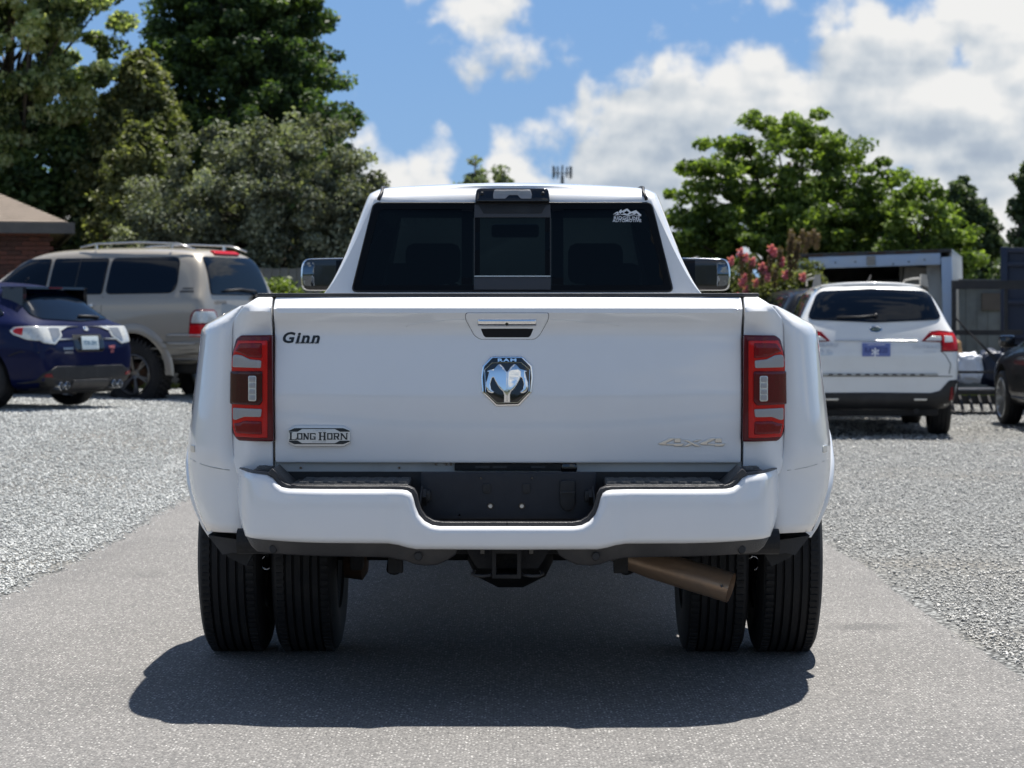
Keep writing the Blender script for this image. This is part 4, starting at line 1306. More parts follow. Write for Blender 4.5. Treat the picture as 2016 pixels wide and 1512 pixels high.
    # roof ditch mouldings
    for s in (1, -1):
        pts = []
        for yv in np.linspace(2.06, 3.9, 12):
            h = outer_bvh.ray_cast(Vector((s * .585, yv, 3)), Vector((0, 0, -1)))
            if h[0]: pts.append((h[0].x, h[0].y, h[0].z + .002))
        pts = [rf(s * .594, 1.856, .005), rf(s * .590, 1.868, .006), rf(s * .584, 1.880, .007), rf(s * .580, 1.888, .008)] + [(a_, b_, c_ + .003) for a_, b_, c_ in pts[1:]]
        MB().tube(pts, .0075, 8).build('roof_moulding', M['black'], cab, True)
        sf = proj_side(outer_bvh, s)
        for pol in ([(2.40, 1.47), (3.22, 1.47), (3.22, 1.83), (2.60, 1.83)], [(3.26, 1.47), (4.34, 1.47), (3.92, 1.81), (3.26, 1.83)]):
            panel('side_window', round_poly(pol, .02), lambda u, v, w: sf(u, v, w - .004), M['tint'], cab, r=.002, depth=.004, res=.06, flip=s < 0)
        for yv in (2.25, 3.24, 4.42):
            MB().tube([sf(yv, z, 0) for z in np.linspace(.65, 1.42, 8)], .004, 6).build('door_seam', M['black'], cab, True)
        for yv in (2.45, 3.42):
            MB().tube([sf(yv, 1.27, .0), sf(yv + .01, 1.272, .035), sf(yv + .15, 1.275, .035), sf(yv + .16, 1.275, 0)], .011, 8).build('door_handle', M['chrome'], cab, True)
        MB().bar((s * .93, 2.1, .50), (s * .93, 4.35, .50), .10, .04).build('running_board', M['chrome'], T)
        # door mirror
        mz0, mz1, mx0, mx1 = 1.478, 1.655, .86, 1.150
        mp = round_poly([(s * mx0, mz0), (s * (mx1 - .01), mz0), (s * mx1, mz0 + .05), (s * mx1, mz1 - .05), (s * (mx1 - .02), mz1 - .005), (s * mx0, mz1)], .035)
        mi = panel('door_mirror', mp, lambda u, v, w: (u, 4.18 + .10 * (abs(u) - .9) ** 2 - w, v), M['chrome'], T, r=.008, depth=.09, res=.03)
        mp2 = [(s * 1.005 + (a - s * 1.005) * .93, 1.566 + (b - 1.566) * .95) for a, b in mp]
        panel('mirror_frame', mp2, lambda u, v, w: (u, 4.178 - w, v), M['gloss_black'], mi, r=.004, depth=.01, res=.05)
        mg = round_poly([(s * .872, mz0 + .014), (s * 1.068, mz0 + .014), (s * 1.068, mz1 - .014), (s * .872, mz1 - .014)], .012)
        panel('mirror_pane', mg, lambda u, v, w: (u, 4.172 + .10 * (u * s - .9) - w, v), mat('mirror_dark', (.006, .008, .012), .03, .0, spec=.10), mi, r=.002, depth=.004, res=.05)
        mc = round_poly([(s * 1.076, mz0 + .014), (s * 1.128, mz0 + .018), (s * 1.138, mz0 + .05), (s * 1.138, mz1 - .05), (s * 1.126, mz1 - .018), (s * 1.076, mz1 - .014)], .014)
        panel('convex_mirror', mc, lambda u, v, w: (u, 4.168 + 1.6 * (abs(u) - 1.095) ** 2 + 2.4 * (v - 1.566) ** 2 - w, v), M['mirror_glass'], mi, r=.002, depth=.004, res=.012)
        MB().bar((s * .90, 4.22, 1.50), (s * .80, 4.25, 1.47), .08, .05).build('mirror_arm', M['black'], mi)
    ff = lambda u, v, w: (lambda h: (u, (h[0].y if h[0] else 4.4) + w, v))(outer_bvh.ray_cast(Vector((u, 9, v)), Vector((0, -1, 0))))
    panel('windscreen', round_poly([(-.71, 1.49), (.71, 1.49), (.61, 1.87), (-.61, 1.87)], .03), ff, M['clear_glass'], cab, r=.002, depth=.004, res=.05, flip=True)
    # seats
    def seat(x, y, wdt, nm='seat'):
        o = MB().box((x, y + .28, .98), (wdt, .55, .16), bev=.04).box((x, y, 1.20), (wdt, .14, .55), rot=Matrix.Rotation(R(12), 3, 'X'), bev=.05).build(nm, M['seat'], T, True, 40)
        return o
    for x in (-.40, .40):
        s_ = seat(x, 3.30, .52)
        MB().box((x, 3.22, 1.60), (.27, .10, .20), bev=.04).build('headrest', M['seat'], s_, True, 40)
        MB().bar((x - .05, 3.24, 1.45), (x - .05, 3.22, 1.54), .012).bar((x + .05, 3.24, 1.45), (x + .05, 3.22, 1.54), .012).build('headrest_post', M['satin'], s_)
    b_ = seat(0, 2.30, 1.40, 'rear_seat')
    for x in (-.45, .45):
        MB().box((x, 2.28, 1.515), (.26, .10, .13), bev=.04).build('headrest', M['seat'], b_, True, 40)
    MB().box((0, 4.30, 1.28), (1.40, .35, .30), bev=.08).build('dashboard', M['seat'], T, True, 40)
    MB().box((0, 3.98, 1.79), (.25, .03, .07), bev=.015).build('inside_mirror', M['gloss_black'], T, True, 40)
    V = []
    st_ = MB(); pts = [(-.40 + .185 * math.cos(R(a)), 4.02 + .07 * math.sin(R(a)), 1.36 + .17 * math.sin(R(a))) for a in range(0, 361, 20)]
    st_.tube(pts, .014, 8, cap=False).bar((-.56, 4.02, 1.36), (-.24, 4.02, 1.36), .04, .05).build('steering_wheel', M['seat'], T, True, 40)
    # nose
    def nf(u, v, w): return (u, 5.86 - .10 * (abs(u) / .9) ** 2 + w, v)
    gr = panel('grille', round_poly([(-.52, .88), (.52, .88), (.56, 1.16), (-.56, 1.16)], .04), nf, M['chrome'], T, r=.01, depth=.05, res=.06, flip=True)
    panel('grille_mesh', round_poly([(-.47, .92), (.47, .92), (.50, 1.12), (-.50, 1.12)], .03), lambda u, v, w: nf(u, v, w + .004), M['gloss_black'], gr, r=.004, depth=.02, res=.06, flip=True)
    for s in (1, -1):
        panel('headlight', round_poly([(s * .60, .95), (s * .88, .95), (s * .88, 1.13), (s * .60, 1.13)], .03), nf, M['clear_lens'], T, r=.01, depth=.06, res=.06, flip=True)
    MB().box((0, 5.90, .66), (1.90, .16, .26), bev=.05).build('front_bumper', M['chrome'], T, True, 40)
    return T
TRUCK = build_truck()

# ------------------------------------------------------------------ the ground
def hgt(x, y):
    """height of the ground: level drive, the lot on the left climbs a little towards the house"""
    left = sm(2.7, 4.4, -x) * sm(12.5, 25, y)
    far = sm(34, 70, y) * .25
    lump = noise.noise(Vector((x * .35, y * .35, 3.1))) * .018 * sm(2.3, 4, abs(x)) + noise.noise(Vector((x * .9, y * .9, 8.1))) * .008 * sm(2.2, 3.2, abs(x))
    return .28 * left + far * (1 - sm(2.5, 6, -x) * .5) + lump

def grid_sheet(name, xs, ys, mat_, zoff=0.0, kind='structure', keep=None, label=None):
    V = []; idx = {}; F = []
    for j, y in enumerate(ys):
        for i, x in enumerate(xs):
            V.append((x, y, hgt(x, y) + zoff))
    nx = len(xs)
    for j in range(len(ys) - 1):
        for i in range(nx - 1):
            if keep and not keep((xs[i] + xs[i + 1]) / 2, (ys[j] + ys[j + 1]) / 2): continue
            F.append((j * nx + i, j * nx + i + 1, (j + 1) * nx + i + 1, (j + 1) * nx + i))
    o = obj(name, V, F, mat_, smooth=True)
    o['kind'] = kind
    if label: o['label'] = label
    return o
xs = sorted(set(list(np.round(np.linspace(-12, 12, 61), 3)) + [-600, -200, -90, -50, -30, -20, -15, 15, 20, 30, 50, 90, 200, 600]))
ysg = sorted(set(list(np.round(np.linspace(-10, 60, 71), 3)) + [-600, -200, -60, -25, 70, 85, 110, 150, 220, 400, 900]))
grid_sheet('ground', xs, ysg, M['soil'], -.030, label='grassy ground around the gravel lot')
grid_sheet('gravel_lot', list(np.linspace(-12, 14, 66)), list(np.linspace(-16, 36, 105)), M['gravel_bed'], -.012, label='crushed stone parking lot on both sides of the drive')

def edge_l(y):
    return -2.42 + .13 * noise.noise(Vector((0, y * .45, 1.7))) + .05 * noise.noise(Vector((0, y * 2.2, 5.7))) + .02 * noise.noise(Vector((0, y * 7, 2.7)))
def edge_r(y):
    return 1.93 + .07 * noise.noise(Vector((4, y * .5, 1.7))) + .03 * noise.noise(Vector((4, y * 2.4, 5.7))) + .012 * noise.noise(Vector((4, y * 9, 2.7)))
V = []; F = []
yr = list(np.arange(-16, 36, .12)); NX = 24
for y in yr:
    a, b = edge_l(y), edge_r(y)
    for i in range(NX + 1):
        t = i / NX; x = a + (b - a) * t
        e = .02 * (1 - sm(0, .05, t)) + .02 * (1 - sm(0, .04, 1 - t))
        V.append((x, y, .003 - e + .004 * noise.noise(Vector((x * .6, y * .6, 0)))))
for j in range(len(yr) - 1):
    for i in range(NX):
        k = j * (NX + 1) + i
        F.append((k, k + 1, k + NX + 2, k + NX + 1))
o = obj('road', V, F, M['asphalt'], smooth=True); o['kind'] = 'structure'; o['label'] = 'grey asphalt drive under the white pickup'

# loose crushed stone: real pebbles
OCT = np.array([(1, 0, 0), (0, 1, 0), (-1, 0, 0), (0, -1, 0), (0, 0, 1), (0, 0, -1)], float)
OF = np.array([(0, 1, 4), (1, 2, 4), (2, 3, 4), (3, 0, 4), (1, 0, 5), (2, 1, 5), (3, 2, 5), (0, 3, 5)])
def stones(name, X, Y, S, mat_, seed, label, flat=.62, sink=.25):
    rng = np.random.default_rng(seed); n = len(X)
    V = np.repeat(OCT[None], n, 0) * (1 + rng.uniform(-.45, .30, (n, 6, 1))) + rng.normal(0, .16, (n, 6, 3))
    sc = np.stack([S, S * rng.uniform(.6, 1, n), S * flat * rng.uniform(.6, 1.1, n)], 1)
    V *= sc[:, None, :]
    a = rng.uniform(0, 6.28, n); tl = rng.normal(0, .35, n)
    ct, st_ = np.cos(tl), np.sin(tl)
    y2 = V[:, :, 1] * ct[:, None] - V[:, :, 2] * st_[:, None]; z2 = V[:, :, 1] * st_[:, None] + V[:, :, 2] * ct[:, None]
    ca, sa = np.cos(a)[:, None], np.sin(a)[:, None]
    x3 = V[:, :, 0] * ca - y2 * sa; y3 = V[:, :, 0] * sa + y2 * ca
    Z0 = np.array([hgt(x, y) for x, y in zip(X, Y)]) - .010 + S * flat * (1 - sink) * .8
    P = np.stack([x3 + X[:, None], y3 + Y[:, None], z2 + Z0[:, None]], 2).reshape(-1, 3)
    Fx = (OF[None] + 6 * np.arange(n)[:, None, None]).reshape(-1, 3)
    tone = np.repeat(np.clip(rng.beta(2.2, 2.2, n) + .0, 0, 1), 6)
    o = np_mesh(name, P, Fx, mat_, tone=tone)
    o['kind'] = 'stuff'; o['label'] = label
    return o
def scatter(seed, n, xf, y0, y1, keep, size, sp=1.0):
    rng = np.random.default_rng(seed)
    y = y0 + (y1 - y0) * rng.uniform(0, 1, n) ** sp
    u = rng.uniform(0, 1, n); x = xf(y, u)
    k = np.array([keep(a, b, c) for a, b, c in zip(x, y, rng.uniform(0, 1, n))])
    x, y = x[k], y[k]
    s = size(rng, y)
    return x, y, s
lx = lambda y, u: -2.15 - u * (np.maximum(.245 * y + .7, 3.0) - 2.15)
def keep_l(x, y, r):
    e = edge_l(y); d = e - x
    return d > 0 or (r < .28 * math.exp(d / .06) + .03 * math.exp(d / .35))
sz = lambda rng, y: (.0065 + .0065 * rng.beta(1.6, 2.6, len(y))) * (1 + .028 * np.maximum(0, y - 11))
X_, Y_, S_ = scatter(3, 98000, lx, 7.6, 35, keep_l, sz, 1.25)
stones('gravel_stones', X_, Y_, S_, M['stone_pale'], 5, 'pale crushed stone left of the drive')
rx = lambda y, u: 1.7 + u * (np.maximum(.245 * y + .7, 2.6) - 1.7)
def keep_r(x, y, r):
    d = x - edge_r(y)
    patch = noise.noise(Vector((x * 1.1, y * .8, 9.3)))
    if d > 0: return r < (.90 if patch > -.12 else .42)
    return r < .07 * math.exp(d / .05) + .010 * math.exp(d / .3)
sz2 = lambda rng, y: (.0055 + .0095 * rng.beta(1.2, 3.2, len(y))) * (1 + .035 * np.maximum(0, y - 11))
X_, Y_, S_ = scatter(4, 80000, rx, 7.3, 35, keep_r, sz2, 1.25)
stones('gravel_stones', X_, Y_, S_, M['stone_warm'], 6, 'dusty grey crushed stone right of the drive')
# stray chips lying on the asphalt
rng = np.random.default_rng(12)
n = 900; Y_ = rng.uniform(6.3, 24, n); X_ = rng.uniform(-2.4, 1.9, n) * rng.choice([1, 1], n)
S_ = .0024 + .0050 * rng.beta(1.2, 4, n)
stones('loose_chips', X_, Y_, S_, stone_mat('mixed_chip', [(0, (.02, .02, .02)), (.45, (.05, .05, .05)), (.5, (.45, .44, .42)), (1, (.6, .6, .57))]), 8, 'loose stone chips scattered over the asphalt', sink=-.8)

# ------------------------------------------------------------------ parked cars
def cring(y, zb, w, bz, rz, rw, dy=0.0):
    return (y, [(0, zb), (w * .84, zb), (w * .97, zb + .13), (w * 1.0, (zb + bz) * .5 + .06), (w * .985, bz - .06), (w * .93, bz + .03), (rw + .02, max(bz + .05, rz - .10)), (rw * .86, rz - .02), (rw * .45, rz + .005), (0, rz + .015)])

def shell(T, stations, body_mat, wheels, wr, arch=None, arch_mat=None, crease=None, well=.45):
    me = cage(stations, body_mat, 3, crease or {})
    bv = bvh_of(me)
    cs = []
    for (yy, ww) in wheels:
        for s in (1, -1):
            a, b = (s * (ww - .42), s * 1.4)
            cs.append(MB().lathe([(a, 0), (a, wr + .065), (b, wr + .065), (b, 0)], 36, 'x', (0, yy, wr + .02)))
    me2 = cut(me, cs, arch_mat or M['black'])
    body = from_mesh('body', finish(me2, 34), T)
    return body, bv

def car_wheel(T, x, y, r, wd, rim_r, spokes=6, chunky=False, rim_mat=None, dark=False):
    s = 1 if x > 0 else -1
    w = bpy.data.objects.new('wheel', None); COL.objects.link(w); w.parent = T
    c = (x, y, r)
    tm = MB().lathe(tyre_prof(wd, r, rim_r + .01, (-.05, 0, .05), gd=.009, gw=.010), 56, 'x', c)
    if chunky:
        n = 40
        for k in range(n):
            a = 2 * math.pi * k / n
            for hs, off in ((-.38, 0), (-.13, .5), (.13, 0), (.38, .5)):
                aa = a + off * 2 * math.pi / n
                tm.box((c[0] + hs * wd, c[1] + (r + .002) * math.cos(aa), c[2] + (r + .002) * math.sin(aa)), (wd * .2, .034, .022), rot=Matrix.Rotation(aa, 3, 'X'))
            for hs in (-.5, .5):
                tm.box((c[0] + hs * wd, c[1] + (r - .03) * math.cos(a), c[2] + (r - .03) * math.sin(a)), (.016, .03, .05), rot=Matrix.Rotation(a, 3, 'X'))
    tm.build('tyre', M['tyre'], w, True, 32)
    rm = MB()
    o = s * wd * .5
    rm.lathe([(o * .92, rim_r + .012), (o * .98, rim_r), (o * .80, rim_r - .018), (o * .1, rim_r - .03), (-o * .8, rim_r - .01)], 40, 'x', c)
    rm.lathe([(o * .62, 0), (o * .70, .05), (o * .60, .065)], 24, 'x', c)
    for k in range(spokes):
        a = 2 * math.pi * k / spokes + .3
        for da in (-.10, .10):
            p0 = (c[0] + o * .62, c[1] + .05 * math.cos(a), c[2] + .05 * math.sin(a)); p1 = (c[0] + o * .84, c[1] + (rim_r - .012) * math.cos(a + da), c[2] + (rim_r - .012) * math.sin(a + da))
            rm.bar(p0, p1, .022, .030, up=(1, 0, 0))
    rm.build('rim', rim_mat or M['alloy'], w, True, 40)
    MB().lathe([(o * .3, 0), (o * .3, rim_r * .62), (o * .2, rim_r * .62)], 28, 'x', c).build('brake_disc', M['rust'], w, True)
    return w

def glassp(nm, poly, f, par, flip=False, m=None, off=.012, rnd=.04):
    o = panel(nm, round_poly(poly, rnd), lambda u, v, w: f(u, v, w + off), m or M['dark_glass'], par, r=.003, depth=.022, res=.032, flip=flip, sharp=50)
    return o

def put(T, x, y, rz):
    T.location = (x, y, hgt(x, y)); T.rotation_euler = (0, 0, R(rz))

# ---- white wagon on the right
def wagon():
    T = thing('station_wagon', 'white station wagon with black lower bumper and roof rack, parked on the right gravel', 'car')
    st = [cring(0, .40, .84, .82, .90, .74), cring(.05, .34, .905, .98, 1.06, .78), cring(.13, .31, .925, 1.10, 1.235, .735), cring(.22, .30, .93, 1.13, 1.40, .71),
          cring(.34, .28, .93, 1.14, 1.585, .675), cring(.46, .26, .93, 1.14, 1.66, .655), cring(1.3, .24, .93, 1.12, 1.70, .655), cring(2.4, .24, .93, 1.09, 1.69, .65), cring(2.95, .24, .93, 1.08, 1.62, .60),
          cring(3.75, .24, .93, 1.02, 1.07, .72), cring(4.4, .26, .91, .88, .96, .68), cring(4.75, .32, .84, .72, .80, .6), cring(4.82, .36, .74, .62, .68, .5)]
    b, bv = shell(T, st, M['pearl'], ((.98, .93), (3.72, .93)), .345, crease={'long': [(5, .3)], 'ring': [(2, .25)]})
    f = proj_rear(bv); sfs = {s: proj_side(bv, s) for s in (1, -1)}
    glassp('rear_window', [(-.70, 1.275), (0, 1.245), (.70, 1.275), (.735, 1.31), (.635, 1.545), (.57, 1.585), (0, 1.612), (-.57, 1.585), (-.635, 1.545), (-.735, 1.31)], f, b)
    # roof spoiler lip above the window
    MB().tube([f(-.56, 1.625, .01), f(-.3, 1.645, .02), f(0, 1.652, .025), f(.3, 1.645, .02), f(.56, 1.625, .01)], .022, 10).build('roof_spoiler', M['pearl'], b, True)
    MB().tube([f(.0, 1.315, .035), f(-.15, 1.300, .03), f(-.42, 1.295, .028)], .012, 8).tube([f(0, 1.30, .02), f(.02, 1.33, .03)], .022, 8).build('rear_wiper', M['black'], b, True)
    for s in (1, -1):
        pol = [(s * .50, 1.045), (s * .60, 1.150), (s * .70, 1.165), (s * .86, 1.145), (s * .905, 1.06), (s * .905, .935), (s * .715, .935), (s * .71, 1.035)]
        tl = panel('tail_light', round_poly(pol, .012), lambda u, v, w: f(u, v, w + .012), M['red_mid'], b, r=.006, depth=.03, res=.03)
        panel('red_lens', round_poly([(s * .60, 1.120), (s * .70, 1.140), (s * .86, 1.125), (s * .895, 1.06), (s * .895, .95), (s * .735, .95), (s * .735, 1.10), (s * .63, 1.105)], .006), lambda u, v, w: f(u, v, w + .015), M['red_bright'], tl, r=.003, depth=.008, res=.03)
        panel('reversing_lamp', round_poly([(s * .54, 1.050), (s * .615, 1.100), (s * .72, 1.095), (s * .72, 1.048)], .01), lambda u, v, w: f(u, v, w + .018), M['clear_cell'], tl, r=.003, depth=.008, res=.03)
        panel('reversing_lamp', round_poly([(s * .755, 1.030), (s * .755, 1.105), (s * .84, 1.100), (s * .85, 1.035)], .01), lambda u, v, w: f(u, v, w + .018), M['clear_cell'], tl, r=.003, depth=.008, res=.03)
        sf = sfs[s]
        glassp('side_window', [(.40, 1.20), (1.20, 1.17), (1.20, 1.55), (.72, 1.55)], sf, b, flip=s < 0)
        glassp('side_window', [(1.26, 1.17), (2.15, 1.15), (2.15, 1.57), (1.26, 1.56)], sf, b, flip=s < 0)
        glassp('side_window', [(2.21, 1.15), (3.45, 1.11), (2.95, 1.50), (2.21, 1.57)], sf, b, flip=s < 0)
        for yy in (1.23, 2.18, 3.3): MB().tube([sf(yy, z, .0) for z in np.linspace(.42, 1.15, 7)], .004, 5).build('door_seam', M['black'], b)
        panel('door_sill', [(1.45, .24), (3.25, .24), (3.25, .40), (1.45, .40)], lambda u, v, w: sf(u, v, w + .01), M['black'], b, r=.005, depth=.02, res=.08, flip=s < 0)
        mi = MB().box((s * 1.00, 2.98, 1.12), (.20, .10, .14), bev=.035).build('door_mirror', M['pearl'], b, True, 40)
        # roof rails with towers
        MB().tube([(s * .60, .62, 1.69), (s * .60, .80, 1.735), (s * .60, 1.8, 1.745), (s * .595, 2.55, 1.735), (s * .58, 2.75, 1.68)], .013, 8).build('roof_rail', M['trailer_in'], b, True)
        MB().prism([(s * .56, 1.66), (s * .65, 1.63), (s * .625, 1.77), (s * .57, 1.775)], 'y', .60, .78).build('rail_foot', M['trailer_in'], b)
        MB().tube([f(s * .915, .58, .005), f(s * .87, .60, .012)], .012, 6).build('bumper_edge', M['black'], b)
    # lower black bumper with rising corners
    pol = [(-.90, .32), (.90, .32), (.925, .60), (.89, .635), (.80, .63), (.70, .52), (.60, .495), (0, .50), (-.60, .495), (-.70, .52), (-.80, .63), (-.89, .635), (-.925, .60)]
    bp = panel('lower_bumper', round_poly(pol, .02), lambda u, v, w: f(u, v, w + .014), M['black'], b, r=.008, depth=.04, res=.04)
    for s in (1, -1):
        panel('reflector', round_poly([(s * .80, .42), (s * .845, .42), (s * .84, .56), (s * .82, .56)], .008), lambda u, v, w: f(u, v, w + .022), M['red_mid'], bp, r=.003, depth=.01, res=.05)
        panel('bumper_slot', round_poly([(s * .42, .415), (s * .55, .415), (s * .56, .435), (s * .41, .435)], .006), lambda u, v, w: f(u, v, w + .020), M['satin'], bp, r=.002, depth=.008, res=.05)
    # bumper step with ribs
    sp = panel('bumper_step', round_poly([(-.68, .680), (.68, .680), (.67, .705), (-.67, .705)], .008), lambda u, v, w: f(u, v, w + .020), M['sill'], b, r=.005, depth=.05, res=.05)
    for k in range(11):
        u0 = -.50 + k * .10
        panel('step_rib', round_poly([(u0 - .03, .684), (u0 + .03, .684), (u0 + .02, .699), (u0 - .02, .699)], .004), lambda u, v, w: f(u, v, w + .024), M['black'], sp, r=.002, depth=.006, res=.05)
    MB().tube([f(a, .672 + .0 * a, .004) for a in np.linspace(-.84, .84, 18)], .004, 5).build('hatch_seam', M['black'], b)
    for s in (1, -1):
        MB().tube([f(s * .80, .70, .004), f(s * .82, .80, .003), f(s * .76, .90, .003), f(s * .70, .95, .003)], .004, 5).build('hatch_seam', M['black'], b)
    panel('plate_garnish', round_poly([(-.46, 1.043), (.46, 1.040), (.46, 1.058), (-.46, 1.060)], .006), lambda u, v, w: f(u, v, w + .016), M['satin'], b, r=.005, depth=.03, res=.06)
    e = MB()
    em = panel('emblem', [(.0 + .075 * math.cos(R(a)), 1.172 + .040 * math.sin(R(a))) for a in range(0, 360, 15)], lambda u, v, w: f(u, v, w + .010), M['chrome'], b, r=.004, depth=.015, res=.03)
    panel('emblem_field', [(.0 + .060 * math.cos(R(a)), 1.172 + .028 * math.sin(R(a))) for a in range(0, 360, 15)], lambda u, v, w: f(u, v, w + .012), mat('badge_green', (.05, .09, .11), .2), em, r=.001, depth=.004, res=.03)
    st_ = MB()
    for (a, c, rr) in ((-.025, 1.176, .012), (.0, 1.183, .006), (.018, 1.178, .006), (.03, 1.168, .005), (.005, 1.165, .005), (-.008, 1.172, .005)):
        st_.lathe([(0, 0), (0, rr), (.006, rr * .6)], 4, 'y', (a, f(a, c, .018)[1], c))
    st_.build('emblem_stars', M['chrome'], em)
    pl = panel('number_plate', round_poly([(-.155, .885), (.155, .885), (.155, 1.030), (-.155, 1.030)], .008), lambda u, v, w: (u, f(0, .95, 0)[1] - .020 - w, v), M['plate_blue'], b, r=.002, depth=.01, res=.1)
    pf = lambda u, v, w: (u, f(0, .95, 0)[1] - .020 - w, v)
    lm = M['decal_white']
    letters('plate_number', text_geo('RAI 7320', .085, .001, 0, 1.0, .8), pf, mat('plate_dark_print', (.02, .03, .16), .5), pl, (0, .952), .002)
    letters('plate_number', text_geo('*', .20, .002), pf, lm, pl, (-.012, .93), .0025)
    letters('plate_number', text_geo('NORTH CAROLINA', .022, .0), pf, lm, pl, (0, 1.012), .002)
    letters('badge_lettering', text_geo('OUTBACK', .052, .001, .1, 1.2, 1.2), f, M['satin'], b, (.57, .985), .008)
    letters('badge_lettering', text_geo('LIMITED', .030, 0, 0, 1.1, 1.2), f, M['satin'], b, (.59, .935), .008)
    letters('badge_lettering', text_geo('SUBARU', .052, .001, 0, 1.2, 1.2), f, M['satin'], b, (-.55, 1.005), .008)
    letters('badge_lettering', text_geo('2.5i', .085, .001, 0, 1.0, 1.1), f, M['satin'], b, (-.55, .925), .008)
    MB().tube([(-.02, .75, 1.70), (.0, .66, 1.76)], .012, 6).build('aerial', M['black'], b)
    MB().box((0, .7, .30), (1.4, 1.1, .12), bev=.03).tube([(.45, .08, .30), (.5, .6, .30)], .035, 10).build('underbody', M['under'], T, True, 40)
    MB().box((0, 2.5, .30), (1.3, 3.4, .10)).build('floor_pan', M['under'], T)
    for x in (.80, -.80):
        car_wheel(T, x, .98, .345, .225, .22, 5); car_wheel(T, x, 3.72, .345, .225, .22, 5)
    put(T, 4.03, 25.2, -3.5); T.scale = (1, 1, 1.035); T.location.z -= .02
wagon()

